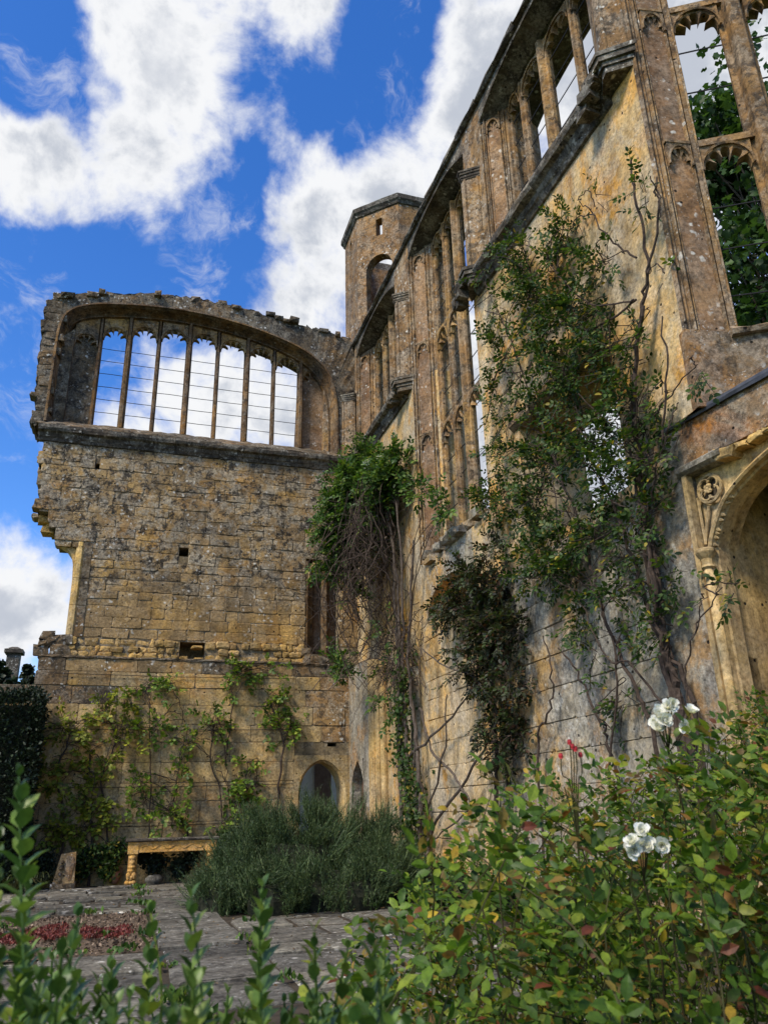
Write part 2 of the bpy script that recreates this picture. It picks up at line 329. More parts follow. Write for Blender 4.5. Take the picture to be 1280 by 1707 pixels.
def lump(T, c, r, mat, parent, name='rubble_stone', seed=None):
    q = lambda: rng.uniform(.62, 1.08); vs = [(c[0]+a*r[0]*q(), c[1]+b*r[1]*q(), c[2]+d*r[2]*q()) for a in (-1, 1) for b in (-1, 1) for d in (-1, 1)]
    vs += [(c[0]+rng.uniform(-.3, .3)*r[0], c[1]-r[1]*rng.uniform(.9, 1.25), c[2]+rng.uniform(-.3, .3)*r[2])]
    return MB(T).add(vs, [(0, 1, 3, 2), (4, 6, 7, 5), (1, 5, 7, 3), (0, 2, 6, 4), (2, 3, 7, 6), (0, 4, 8), (4, 5, 8), (5, 1, 8), (1, 0, 8)]).build(name, mat, parent)

# window tracery ------------------------------------------------------
def foil(w, h, n=60, cusp=.46):
    """cinquefoiled inner outline of a light head, springing at v=0"""
    out = []
    for i in range(n+1):
        th = math.pi*i/n
        k = 1.
        if .12*math.pi < th < .88*math.pi or True:
            k = 1-cusp*(1-abs(math.sin(5*th)))**2.6*(0 if (th < .1*math.pi or th > .9*math.pi) else 1)
        u = math.cos(th); v = math.sin(th)
        out.append((w/2+w/2*k*u*(.93 if 0 < i < n else 1), h*k*v*(.95)+0))
    return out
def head(T, s0, s1, zs, h, ztop, d0, d1, mat, parent, blind=False, rib=True):
    """cusped head filling [s0,s1]x[zs,ztop], opening springs at zs and rises h; ztop may be a pair (left,right)"""
    w = s1-s0; zl, zr = ztop if isinstance(ztop, tuple) else (ztop, ztop)
    inn = foil(w, h); n = len(inn); outp = []
    for (u, v), i in zip(inn, range(n)):
        th = math.pi*i/(n-1); cu, sv = math.cos(th), math.sin(th)
        ux = w/2+cu*w
        ux = max(0, min(w, ux)); zt = zl+(zr-zl)*ux/w-zs
        if sv*w/2 < abs(cu)*zt*1.0 and abs(cu) > .02:
            vv = min(zt, sv/abs(cu)*w/2) if abs(cu) > .02 else zt
            outp.append((w if cu > 0 else 0, max(0, vv)))
        else:
            uu = w/2+cu/max(sv, .02)*zt; uu = max(0, min(w, uu)); outp.append((uu, zl+(zr-zl)*uu/w-zs))
    b = MB(T); f = lambda L, d: [(s0+u, d, zs+v) for u, v in L]
    b.strip(f(inn, d0+.03), f(outp, d0)); b.strip(f(outp, d1), f(inn, d1-.03)); b.strip(f(inn, d1-.03), f(inn, d0+.03)); b.strip(f(outp, d0), f(outp, d1))
    if rib:
        A = [(s0+w/2-math.cos(math.pi*i/14)*w*.5, d0-.012, zs+math.sin(math.pi*i/14)**.85*h*1.06) for i in range(15)]
        b.tube([q for q in A], .022, 4)
    return b.build('cusped_head', mat, parent)
def mullion(T, s, w, d0, d1, z0, z1, mat, parent, name='mullion'):
    dm = (d0+d1)/2; h = w/2
    pts = [(s-h*.35, d0), (s+h*.35, d0), (s+h*.5, d0+.04), (s+h*.62, dm-.05), (s+h, dm-.03), (s+h, dm+.03), (s+h*.5, d1), (s-h*.5, d1), (s-h, dm+.03), (s-h, dm-.03), (s-h*.62, dm-.05), (s-h*.5, d0+.04)]
    return MB(T).prism(pts, z0, z1).build(name, mat, parent)
def bar(T, s0, s1, d, z, parent, r=.011):
    return MB(T).tube([(s0, d, z), ((s0+s1)/2, d, z+rng.uniform(-.01, .01)), (s1, d, z)], r, 5).build('iron_bar', 'iron', parent)
def sweep(T, curve, prof, mat, parent, name, closed_ends=True):
    """moulding: curve [(s,z)], prof [(inset towards inside, depth)]; inside is to the right of travel"""
    n = len(curve); rows = []
    nor = []
    for i in range(n):
        a = Vector(curve[max(i-1, 0)]); c = Vector(curve[min(i+1, n-1)]); d = (c-a).normalized(); nor.append(Vector((d.y, -d.x)))
    for ins, dep in prof: rows.append([(curve[i][0]+nor[i].x*ins, dep, curve[i][1]+nor[i].y*ins) for i in range(n)])
    b = MB(T)
    for A, B in zip(rows, rows[1:]): b.strip(A, B)
    return b.build(name, mat, parent)

# ================================================================== THE SETTING
def interp(curve, k):
    out = []
    for (a, b), (c, d) in zip(curve, curve[1:]):
        for i in range(k): out.append((a+(c-a)*i/k, b+(d-b)*i/k))
    return out+[curve[-1]]
def smooth_curve(c, k=4, it=2):
    c = list(c)
    for _ in range(it):
        n = [c[0]]
        for (a, b), (p, q) in zip(c, c[1:]): n += [(a*.75+p*.25, b*.75+q*.25), (a*.25+p*.75, b*.25+q*.75)]
        c = n+[c[-1]]
    return c
g = MB().add([(-1500, -1500, -.06), (1500, -1500, -.06), (1500, 1500, -.06), (-1500, 1500, -.06)], [(0, 1, 2, 3)]).build('ground', 'grass'); g['kind'] = 'structure'
so = MB().add([(-9, 3, -.045), (6.6, 3, -.045), (6.6, 22.2, -.045), (-9, 22.2, -.045)], [(0, 1, 2, 3)]).build('garden_bed', 'soil'); so['kind'] = 'structure'

# ---- gable wall ----------------------------------------------------
gw = thing('gable_wall', 'ruined end wall with a wide arched window of seven open lights above the stone table', 'wall', (1.5, 22, 0))
LA = [(-2.95, 12.2), (-2.96, 14.5), (-2.95, 15.45), (-2.78, 16.02), (-2.1, 16.38), (-1.0, 16.56), (.2, 16.66), (1.3, 16.64), (2.4, 16.5), (3.4, 16.28), (4.3, 15.98), (4.95, 15.63), (5.4, 15.12), (5.62, 14.5), (5.70, 13.6), (5.70, 12.2)]
LO = [(-3.2, 12.0), (-3.36, 14.2), (-3.38, 15.6), (-3.36, 16.42), (-2.3, 16.72), (-1.0, 16.98), (.2, 17.16), (1.3, 17.2), (2.4, 17.12), (3.4, 17.0), (4.3, 16.88), (5.0, 16.75), (5.6, 16.62), (6.33, 16.5), (6.33, 14), (6.33, 12.0)]
A_ = smooth_curve(LA, 4, 3); O_ = smooth_curve(LO, 4, 3)
O_ = [(a+(rng.uniform(-.05, .05) if a < 6.2 else 0), b+(rng.uniform(-.06, .07) if 16 < b and a < 6.2 else 0)) for a, b in O_]
b = MB(TL)
b.strip([(x, 0, z) for x, z in A_], [(x, rng.uniform(-.02, .03), z) for x, z in O_])
b.strip([(x, 0, z) for x, z in O_], [(x+rng.uniform(-.03, .03), .55, z+rng.uniform(-.05, .1)) for x, z in O_])
b.strip([(x, .55, z) for x, z in O_], [(x, 1.1, z-.05) for x, z in O_])
b.strip([(x, 1.1, z) for x, z in O_], [(x, 1.1, z) for x, z in A_])
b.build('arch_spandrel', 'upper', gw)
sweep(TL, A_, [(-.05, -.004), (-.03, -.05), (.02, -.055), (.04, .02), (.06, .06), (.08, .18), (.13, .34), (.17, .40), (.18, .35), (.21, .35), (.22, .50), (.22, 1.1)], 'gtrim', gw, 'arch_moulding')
def arch_z(s):
    for (a, z), (c, y) in zip(A_, A_[1:]):
        if a <= s <= c and c > a: return z+(y-z)*(s-a)/(c-a)
    return 14
MS = [-1.78, -.93, -.03, .91, 1.83, 2.78, 3.67, 4.56]
for i, s in enumerate(MS):
    major = i % 2 == 1
    mullion(TL, s, .20 if major else .14, .36 if major else .42, .78, 12.45, arch_z(s)-.17, 'gtrim', gw)
TOPS = [15.62, 16.0, 16.17, 16.24, 16.24, 16.17, 16.03, 15.78, 15.42]
for i in range(9):
    s0 = MS[i-1] if i else -2.6
    s1 = MS[i] if i < 8 else 5.36
    e = .07; zt = (arch_z(s0+e)-.19, arch_z(s1-e)-.19); zap = TOPS[i]-.06
    zt = (max(zt[0], zap+.03), max(zt[1], zap+.03))
    head(TL, s0+e, s1-e, zap-.42, .42, zt, .46, .66, 'trim', gw)
    if i in (0, 8):
        MB(TL).slab([(s0-.1, 12.3), (s1+.02, 12.3), (s1+.02, zt[1]), (s0-.1 if i == 0 else s0, zt[0])], .60, .95).build('blind_panel', 'upper' if i == 0 else 'panel', gw)
MB(TL).slab([(-3.0, 12.3), (-2.52, 12.3), (-2.52, 15.6), (-2.9, 15.2)], .3, .95).build('window_jamb', 'upper', gw)
MB(TL).slab([(5.33, 12.3), (5.72, 12.3), (5.72, 14.6), (5.33, 15.1)], .38, .95).build('window_jamb', 'pier', gw)
for z in (12.97, 13.42, 13.87, 14.32, 14.77, 15.21):
    for i in range(7): bar(TL, MS[i]+.03, MS[i+1]-.03, .6, z+rng.uniform(-.012, .012), gw, .0105)
def run(T, s0, s1, prof, mat, parent, name, seg=.5, jit=.012):
    n = max(2, int((s1-s0)/seg)); b = MB(T); rows = []
    for i in range(n+1):
        s = s0+(s1-s0)*i/n
        rows.append([(s, d+rng.uniform(-jit, jit), z+rng.uniform(-jit, jit)) for d, z in prof])
    k = len(prof); vs = [q for r in rows for q in r]; fs = []
    for i in range(n):
        for j in range(k): fs.append((i*k+j, i*k+(j+1) % k, (i+1)*k+(j+1) % k, (i+1)*k+j))
    fs += [tuple(range(k)), tuple(range((n+1)*k-1, n*k-1, -1))]
    return b.add(vs, fs).build(name, mat, parent)
CORN = [(.05, 11.55), (-.04, 11.58), (-.07, 11.66), (-.10, 11.70), (-.13, 11.80), (-.22, 11.84), (-.25, 11.92), (-.24, 12.0), (-.1, 12.06), (.05, 12.1)]
SILL = [(-.1, 12.05), (-.16, 12.04), (-.12, 12.10), (.42, 12.46), (1.0, 12.46), (1.0, 12.0)]
xs = [-3.08, -1.9, -.6, .7, 2.0, 3.2, 4.4, 5.4, 6.3]
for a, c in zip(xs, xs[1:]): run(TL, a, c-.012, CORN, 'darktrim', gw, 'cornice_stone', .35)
run(TL, -3.15, 6.28, SILL, 'upper', gw, 'window_sill', .2, .02)
# core
def corebox(T, parent, rects, mat='mortar', name='core', d0=.045, d1=1.1):
    b = MB(T)
    for s0, s1, z0, z1, *dd in rects: b.box((s0, dd[0] if dd else d0, z0), (s1, dd[1] if dd else d1, z1))
    return b.build(name, mat, parent)
def left_lim(z):
    if z > 9.45: return -2.84+.10*math.sin(z*5.1)+.06*math.sin(z*13)
    if z > 9.0: return -2.52
    if z > 8.62: return -2.27
    return -1.30
GH = [(1.03, 1.30, 8.42, 8.69), (-1.47, -1.34, 10.86, 11.04), (4.72, 5.72, 5.4, 8.64), (1.23, 1.91, 5.46, 5.97)]
def core_from(T, parent, z0, z1, lim, right, holes, d0, d1, dback, mat='mortar'):
    zs = sorted({z0, z1, *[z for h in holes for z in h[2:] if z0 < z < z1], *[q for q in (8.62, 9.0, 9.45, 10.1, 10.7, 11.2) if z0 < q < z1]})
    R = []
    for a, c in zip(zs, zs[1:]):
        for p, q in cut(lim((a+c)/2)+.05, right, a+.001, c-.001, holes): R.append((p, q, a, c, d0, dback))
        for p, q in cut(lim((a+c)/2)+.05, right, a+.001, c-.001, [h for h in holes if h[2] < 0]): R.append((p, q, a, c, dback, d1))
    return corebox(T, parent, R, mat)
core_from(TL, gw, 5.3, 12.02, lambda z: left_lim(z) if z > 8.62 else -1.66, 6.33, GH, .014, 1.1, .75)
def spans_mid(za, zb): return cut(left_lim((za+zb)/2)+(rng.uniform(-.16, .06) if za > 9.2 else rng.uniform(-.02, .02)), 6.31, za, zb, GH)
courses(TL, 6.0, 11.56, spans_mid, (.24, .42), (.34, .82), 'rubblewall', gw, 'stone', proud=(-.006, .014), gap=.0015, jit=.028, ch=.011)
z = 9.0
while z < 16.3:                                        # ragged broken left edge: toothing blocks
    h = rng.uniform(.14, .32)
    if not 11.5 < z+h/2 < 12.1:
        for d0 in (.0, .38, .75):
            x = (left_lim(z+h/2) if z < 11.8 else -3.34)+rng.uniform(-.14, .10)
            if z < 9.9: x += .05
            stone_obj(lambda s_, d_, z_, d0=d0: TL(s_, d_+d0, z_), x, x+rng.uniform(.3, .55), z, z+h, 'rubblewall' if z < 11.8 else 'upper', gw, 'edge_stone', proud=(-.01, .03), back=.40, gap=.006, jit=.05, ch=.03)
    z += h
for k in range(16):
    z = 9.0+rng.uniform(0, .8); lump(TL, (-2.5+rng.uniform(-.2, .25)+.1*(z-9), rng.uniform(.15, .9), z), (.18, .22, .10), 'rubble', gw, 'edge_stone')
# broken window: springer and golden jamb on the left edge
b = MB(TL); arc = [(-2.29, 8.60), (-2.12, 8.56), (-1.95, 8.46), (-1.82, 8.28), (-1.75, 8.0), (-1.71, 7.4)]
b.slab([(-2.29, 8.98), (-1.25, 8.98), (-1.25, 8.66), (-2.29, 8.66)], -.03, .9); b.build('window_lintel', 'rubblewall', gw)
MB(TL).slab(arc+[(-1.66, 7.4), (-1.66, 8.64), (-2.27, 8.64)], .1, .6).build('arch_springer', 'fire', gw)
for k, (z0, z1) in enumerate(((6.0, 6.85), (6.86, 7.6), (7.61, 8.63))):
    MB(TL).prism([(-1.70, .0), (-1.62, -.03), (-1.55, -.03), (-1.5, .01), (-1.5, .6), (-1.74, .6), (-1.73, .2)], z0, z1).build('jamb_stone', 'fire', gw)
    MB(TL).prism([(-1.5, -.02), (-1.29, -.02), (-1.29, .3), (-1.5, .3)], z0, z1-.01).build('jamb_stone', 'upper', gw)
# upper niche on the right of the gable: moulded jamb, arched head, brown back
MB(TL).box((4.66, .40, 5.4), (5.80, .75, 8.66)).build('niche_back', 'panel', gw)
for x0, d in ((4.74, .02), (4.82, .12), (4.92, .22)): MB(TL).prism([(x0-.02, d), (x0+.05, d), (x0+.07, d+.04), (x0+.05, .42), (x0-.02, .42)], 5.6, 8.55).build('niche_moulding', 'gtrim', gw)
sweep(TL, [(4.78, 8.0), (4.80, 8.25), (4.87, 8.42), (4.98, 8.52), (5.15, 8.57), (5.4, 8.6)], [(-.02, .02), (.05, .02), (.07, .1), (.05, .3)], 'fire', gw, 'niche_arch')
MB(TL).box((5.25, .1, 5.5), (5.38, .45, 8.5)).build('niche_post', 'gtrim', gw)
# rubble band
courses(TL, 5.44, 6.0, lambda a, c: cut(-1.95, 4.72, a, c, [(1.2, 1.93, 5.4, 6.0)]), (.13, .24), (.13, .42), 'rubble', gw, 'rubble_stone', proud=(-.02, .09), gap=.006, jit=.045, ch=.04, back=.2, split=False)
for x, z, w, h in ((-2.25, 5.6, .2, .16), (-2.0, 5.85, .22, .13), (-2.2, 5.78, .14, .1), (-2.15, 6.0, .18, .13), (-1.8, 5.65, .3, .2), (-1.75, 5.9, .24, .14), (4.95, 5.6, .3, .16), (5.3, 5.55, .25, .14), (1.7, 5.83, .17, .04), (1.35, 5.5, .12, .06), (1.75, 5.5, .14, .05), (4.75, 5.8, .2, .14)):
    lump(TL, (x, .1, z), (w, .2, h), 'upper' if x < -1 or x > 4.5 else 'rubble', gw, 'rubble_stone')
# lower wall, set forward below the ledge
DL = -.14
LH = [(4.44, 5.98, -.2, 2.95), (5.36, 5.62, 3.19, 3.29)]
def spans_low(za, zb): return cut(-2.33 if za > 4.68 else -4.2, 6.32, za, zb, LH)
core_from(TL, gw, 0, 5.40, lambda z: -2.3 if z > 4.7 else -4.2, 6.33, LH+[(-99, -98, 4.7, 5)], DL+.02, .9, .75)
z = -.05
low_z = [-.05, .42, .9, 1.35, 1.85, 2.3, 2.8, 3.3, 3.75, 4.25, 4.70, 5.08, 5.42]
for za, zb in zip(low_z, low_z[1:]):
    for a, c in spans_low(za, zb):
        s = a+rng.uniform(-.05, .05)
        while s < c-.05:
            e = s+rng.uniform(.6, 1.15)
            if c-e < .4: e = c
            m = 'ashlar'
            if (s+e)/2 > 4.9 and za > 2.7: m = 'pier'
            if zb > 5.2 or (s < -1.2 and za > 4): m = 'rubblewall' if rng.random() < .35 else 'upper'
            stone_obj(TL, s, e, za, zb, m, gw, 'ashlar_block', proud=(-.012, .010), gap=.003, base=DL, back=DL+.1, ch=.009, jit=.016)
            s = e
run(TL, -2.3, 6.3, [(DL, 5.40), (DL-.03, 5.43), (DL-.02, 5.47), (.1, 5.53), (.1, 5.40)], 'upper', gw, 'ledge', .18, .018)
# lower doorway with four-centred arch
dc = [(4.56, 0), (4.56, 1.0), (4.56, 1.85)]+smooth_curve([(4.56, 1.9), (4.58, 2.2), (4.70, 2.52), (4.92, 2.74), (5.22, 2.88), (5.52, 2.74), (5.74, 2.52), (5.86, 2.2), (5.88, 1.9)], 4, 1)+[(5.88, 1.85), (5.88, 1.0), (5.88, 0)]
rc = [((4.43 if a < 5.21 else 5.99), z) if z < 1.95 else (4.43+1.56*min(1, max(0, (a-4.56)/1.32)), 2.96) for a, z in dc]
b = MB(TL); b.strip([(a, DL, z) for a, z in dc], [(a, DL-.005, z) for a, z in rc]); b.build('door_surround', 'ashlar', gw)
sweep(TL, dc, [(0, DL), (.03, DL+.06), (.06, DL+.10), (.07, DL+.55), (.0, .9)], 'fire', gw, 'door_arch')
pw = thing('passage_wall', 'pale plastered wall with brown boarding seen through the lower arched doorway', 'wall', (5.3, 23.6, 0))
MB().box((4.2, 26.0, 0), (6.95, 26.2, 3.6)).build('plaster', 'plaster', pw)
MB().box((5.95, 25.92, 0), (6.48, 26.0, 3.5)).build('boarding', 'door', pw)
# rubble and turf along the broken top
for k in range(95):
    x = -3.3+9.4*k/95+rng.uniform(-.05, .05); d = rng.uniform(.0, .9)
    zt = np.interp(x, [q[0] for q in LO[3:14]], [q[1] for q in LO[3:14]])
    lump(TL, (x, d, zt+rng.uniform(-.06, .05)), (rng.uniform(.08, .22), rng.uniform(.1, .2), rng.uniform(.05, .13)), 'upper', gw, 'coping_rubble')
# corner shaft
def shaft(T, s_r, z0, z1, parent, dx=.30, ds=.26, wback=.8, mat='pier', cap=True):
    tri = lambda k: [(s_r-k*.6, .0), (s_r+ds-.02, -dx-k), (s_r+ds+.06+k, -dx-k*.6), (s_r+wback+k, 0), (s_r+wback, .1), (s_r, .1)]
    MB(T).prism(tri(0), z0, z1).build('wall_shaft', mat, parent)
    for f in (.12, .88):
        p = (s_r+(ds-.02)*f, -dx*f); MB(T).tube([(p[0], p[1], z0), (p[0], p[1], z1)], .028, 6).build('shaft_roll', mat, parent)
    if cap:
        b = MB(T)
        for k, a, c in ((.03, 0, .05), (.055, .05, .09), (.02, .09, .14), (.06, .14, .20), (.09, .20, .25)): b.prism(tri(k), z1+a, z1+c)
        b.build('shaft_capital', 'darktrim', parent)

# ---- hall wall ----------------------------------------------------
hw = thing('hall_wall', 'long roofless hall wall of tall mullioned windows receding along the right', 'wall', (XH, 14, 0))
def hprism(pts, z0, z1, mat, name): return MB(TH).prism(pts, z0, z1).build(name, mat, hw)
ZT = 16.25
# piers in plan (s, d); near side of each is the splayed jamb that faces the garden
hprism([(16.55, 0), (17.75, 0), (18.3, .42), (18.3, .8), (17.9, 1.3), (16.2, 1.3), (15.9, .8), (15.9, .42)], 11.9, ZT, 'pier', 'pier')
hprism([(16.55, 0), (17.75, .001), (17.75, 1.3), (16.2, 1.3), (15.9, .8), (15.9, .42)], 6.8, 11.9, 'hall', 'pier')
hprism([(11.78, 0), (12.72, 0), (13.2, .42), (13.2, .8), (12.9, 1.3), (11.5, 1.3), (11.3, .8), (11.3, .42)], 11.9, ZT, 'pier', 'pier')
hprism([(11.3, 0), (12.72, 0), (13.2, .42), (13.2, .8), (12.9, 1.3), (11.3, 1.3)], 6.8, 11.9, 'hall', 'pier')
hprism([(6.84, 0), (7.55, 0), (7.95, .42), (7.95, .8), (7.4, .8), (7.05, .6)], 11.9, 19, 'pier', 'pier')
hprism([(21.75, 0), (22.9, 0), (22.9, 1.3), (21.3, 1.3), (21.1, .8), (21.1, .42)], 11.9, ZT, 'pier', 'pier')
# solid walls
MB(TH).box((17.75, 0, 0), (23.2, 1.3, 11.95)).build('lower_wall', 'hall', hw)
b = MB(TH); b.box((12.72, 0, 0), (17.75, 1.3, 5.45)); b.box((16.3, 0, 5.45), (17.75, 1.3, 6.8)); b.box((12.72, 0, 5.45), (13.6, 1.3, 6.8)); b.box((13.6, .9, 5.45), (15.9, 1.3, 6.9))
b.build('lower_wall', 'hall', hw)
ha = smooth_curve([(16.3, 5.45), (16.2, 5.75), (15.8, 6.08), (15.0, 6.25), (14.2, 6.1), (13.7, 5.75), (13.6, 5.45)], 3, 2)
b = MB(TH); b.strip([(s, 0, z) for s, z in ha], [(s, 0, 6.8) for s, z in ha]); b.strip([(s, 0, z) for s, z in ha], [(s, 1.3, z) for s, z in ha]); b.strip([(s, 0, 6.8) for s, z in ha], [(s, .45, 7.0) for s, z in ha]); b.strip([(s, .45, 7.0) for s, z in ha], [(s, 1.3, 7.0) for s, z in ha])
b.build('broken_arch', 'greyash', hw)
b = MB(TH); b.box((11.3, 0, 0), (12.72, 1.35, 6.8)); b.box((8.0, 0, 0), (8.4, 1.35, 6.0)); b.prism([(6.86, 0), (8.4, 0), (8.4, 1.35), (7.9, 1.35), (7.05, .6)], 6.0, 11.95); b.box((8.4, 0, 0), (11.3, 1.35, 5.6)); b.box((8.4, 0, 8.05), (11.3, 1.35, 11.95))
b.build('lower_wall', 'hall', hw)
# lintel, moulded
run(TH, 8.5, 11.5, [(.1, 7.9), (-.02, 7.92), (-.09, 8.0), (-.10, 8.12), (-.04, 8.2), (.02, 8.24)], 'trim', hw, 'door_hood', .4, .012)
run(TH, 8.42, 11.3, [(.02, 8.06), (.02, 7.95), (.5, 7.9), (.5, 8.06)], 'fire', hw, 'lintel', .5, .01)
# string courses in stones
for a, c in ((16.95, 18.2), (18.2, 19.5), (19.5, 20.8), (20.8, 21.85), (7.45, 8.5), (8.5, 9.6), (9.6, 10.6), (10.6, 11.6), (11.6, 12.45)):
    run(TH, a, c-.012, [(d*1.15, z) for d, z in CORN], 'darktrim', hw, 'string_stone', .3, .012)
run(TH, 17.7, 21.8, SILL, 'upper', hw, 'window_sill', .25, .02); run(TH, 7.5, 11.8, SILL, 'darktrim', hw, 'window_sill', .25, .02)
# splayed jambs with blind cusped panels
def splay(sf, z0, z1, tiers, s_in, dep=.42, nm='panel'):
    L = math.hypot(sf-s_in, dep); a = ((s_in-sf)/L, dep/L); bb = (-a[1]*-1, -a[0])
    def T2(u, e, z): return TH(sf+u*a[0]+e*bb[0], u*a[1]+e*bb[1], z)
    MB(T2).box((L*.2, -.005, z0), (L*.74, .05, z1-.1)).build('blind_panel', 'panel', hw)
    for u0, w, pr in ((.02, .05, .045), (.075, .03, .02), (.12, .05, .055), (.175, .025, .02), (L*.74, .04, .05), (L*.74+.055, .03, .02), (L*.74+.10, .05, .045)):
        MB(T2).prism([(u0-w/2, .02), (u0-w*.3, -pr*.8), (u0, -pr), (u0+w*.3, -pr*.8), (u0+w/2, .02)], z0, z1).build('jamb_moulding', 'pier', hw)
    for zt in tiers:
        head(T2, L*.27, L*.73, zt-.38, .33, zt, -.045, .0, 'trim', hw)
        if zt < z1-.4: MB(T2).box((L*.2, -.05, zt), (L*.74, .0, zt+.05)).build('panel_transom', 'trim', hw)
splay(16.55, 6.9, 15.75, (10.2, 12.85, 15.62), 15.9)
splay(11.78, 12.2, 15.75, (15.62,), 11.3)
splay(21.75, 12.2, 15.75, (15.6,), 21.1)
# lights
def lights(ss, z0, ztop, transoms, name=None):
    for i, s in enumerate(ss):
        major = i % 2 == 0 and 0 < i < len(ss)-1
        mullion(TH, s, .24 if major else .15, .34 if major else .42, .62, z0, ztop, 'trim', hw)
    for a, c in zip(ss, ss[1:]):
        a, c = min(a, c), max(a, c)
        for zt in list(transoms)+[ztop-.02]:
            head(TH, a+.07, c-.07, zt-.46, .42, zt, .44, .60, 'trim', hw)
        for zt in transoms: MB(TH).prism([(a+.05, .44), (c-.05, .44), (c-.05, .62), (a+.05, .62)], zt-.03, zt+.09).build('transom', 'trim', hw)
        z = z0+.5
        while z < ztop-.5:
            bar(TH, a+.04, c-.04, .53, z, hw, .011); z += .62
lights([15.9, 15.12, 14.32, 13.5, 12.9], 6.95, 15.85, (10.24, 12.88))
lights([11.3, 10.70, 9.74, 8.72, 7.9], 12.3, 15.85, ())
lights([21.1, 20.25, 19.35, 18.5], 12.3, 15.8, ())
# arched window heads and coping
def whead(sn, sf, rise=.42):
    n = 18; cur = []
    for i in range(n+1):
        t = -1+2*i/n; cur.append((sn+(sf-sn)*i/n, 15.66+rise*(1-abs(t)**2.6)))
    b = MB(TH); top = [(s, ZT+.02) for s, z in cur]
    b.strip([(s, 0, z) for s, z in cur], [(s, 0, z) for s, z in top]); b.strip([(s, 0, z) for s, z in cur], [(s, .10, z-.02) for s, z in cur]); b.strip([(s, .10, z-.02) for s, z in cur], [(s, .42, z-.12) for s, z in cur])
    b.strip([(s, .42, z-.12) for s, z in cur], [(s, 1.3, z-.12) for s, z in cur]); b.strip([(s, 1.3, z-.12) for s, z in cur], [(s, 1.3, z) for s, z in top]); b.strip([(s, 0, z) for s, z in top], [(s, 1.3, z) for s, z in top])
    b.build('window_arch', 'darktrim', hw)  # soffit shade is put into the near-black stone colour
    MB(TH).tube([(s, -.005, z+.03) for s, z in cur], .035, 5).build('arch_roll', 'darktrim', hw)
whead(12.72, 16.55); whead(7.55, 11.78); whead(17.75, 21.75)
s = 6.9
while s < 22.3:
    e = s+rng.uniform(.7, 1.3)
    run(TH, s, e-.015, [(-.06, ZT), (-.12, ZT+.04), (-.10, ZT+.12+rng.uniform(-.02, .03)), (.5, ZT+.2), (1.35, ZT+.14), (1.35, ZT)], 'darktrim', hw, 'coping_stone', .3, .02); s = e
# diagonal wall shafts with capitals and carved corbels
for sr, top, bot in ((16.62, 14.45, 12.0), (11.98, 14.4, 12.0), (6.86, 18.8, 12.05)):
    shaft(TH, sr, bot, top, hw, mat='pier')
    b = MB(TH)
    tri = lambda k: [(sr-k, 0), (sr+.24, -.32-k), (sr+.36+k, -.3-k), (sr+.85+k, 0)]
    for k, a, c in ((.0, -.32, -.2), (.04, -.2, -.12), (.10, -.12, -.02), (.13, -.02, .06)): b.prism(tri(k), bot+a, bot+c)
    b.build('shaft_base', 'darktrim', hw)
    for q in range(5):
        lump(TH, (sr+.55+.12*q*rng.uniform(.6, 1), -.26+rng.uniform(-.05, .06), bot-.12-.06*q+rng.uniform(-.05, .08)), (.14, .13, .13), 'darktrim', hw, 'carved_corbel')
shaft(lambda s, d, z: TL(s, d, z), 5.86, 12.1, 14.1, gw, dx=.18, ds=.34, wback=.46)
# ashlar facing of the lower hall wall
for hz0, hz1, hm in ((8.05, 12.4, 'greyash'), (12.4, 16.5, 'hall')): courses(TH, -.05, 5.42, lambda za, zb: [(hz0, hz1)], (.40, .52), (.75, 1.3), hm, hw, 'ashlar_block', proud=(.0, .012), base=-.03, back=.03, gap=.0025, ch=.008, jit=.01, split=False)
for k in range(26): lump(TH, (rng.uniform(12.9, 16.4), rng.uniform(.0, .4), 6.85+rng.uniform(-.05, .12)), (.2, .2, .1), 'greyash', hw, 'rubble_stone')
# corner pier with narrow pointed doorway and moulded shaft
pc = [(21.66, 0), (21.66, 1.0), (21.66, 2.0), (21.60, 2.28), (21.42, 2.53), (21.05, 2.78), (20.72, 2.53), (20.54, 2.28), (20.48, 2.0), (20.48, 1.0), (20.48, 0)]
TP = lambda s, d, z: (5.98+d, s, z)
b = MB(TP); b.box((21.68, 0, 0), (22.1, .34, 5.3)); b.box((19.98, 0, 0), (20.46, .34, 5.3)); b.box((20.46, 0, 2.80), (21.68, .34, 5.3))
b.strip([(s, 0, z) for s, z in pc], [(s, .0, 2.80) if z > 2 else ((21.68 if s > 21 else 20.46), .0, z) for s, z in pc]); b.strip([(s, 0, z) for s, z in pc], [(s, .34, z) for s, z in pc]); b.build('corner_pier', 'greyash', hw)
MB(TP).box((20.3, .27, 0), (21.8, .335, 3)).build('door_board', 'door', hw)
for k, (s, r) in enumerate(((19.86, .11), (19.66, .07), (19.48, .09))):
    MB(TH).tube([(s, -.22+.07*k, 0), (s, -.22+.07*k, 5.2)], r, 10).build('moulded_shaft', 'fire', hw)
MB(TH).prism([(19.98, 0), (19.98, -.33), (19.7, -.2), (19.4, -.02), (19.4, 0)], 0, 5.25).build('shaft_backing', 'fire', hw)
MB(TH).prism([(17.1, -.12), (17.3, -.12), (17.4, 0), (17.0, 0)], 0, 4.6).build('wall_shaft', 'greyash', hw)

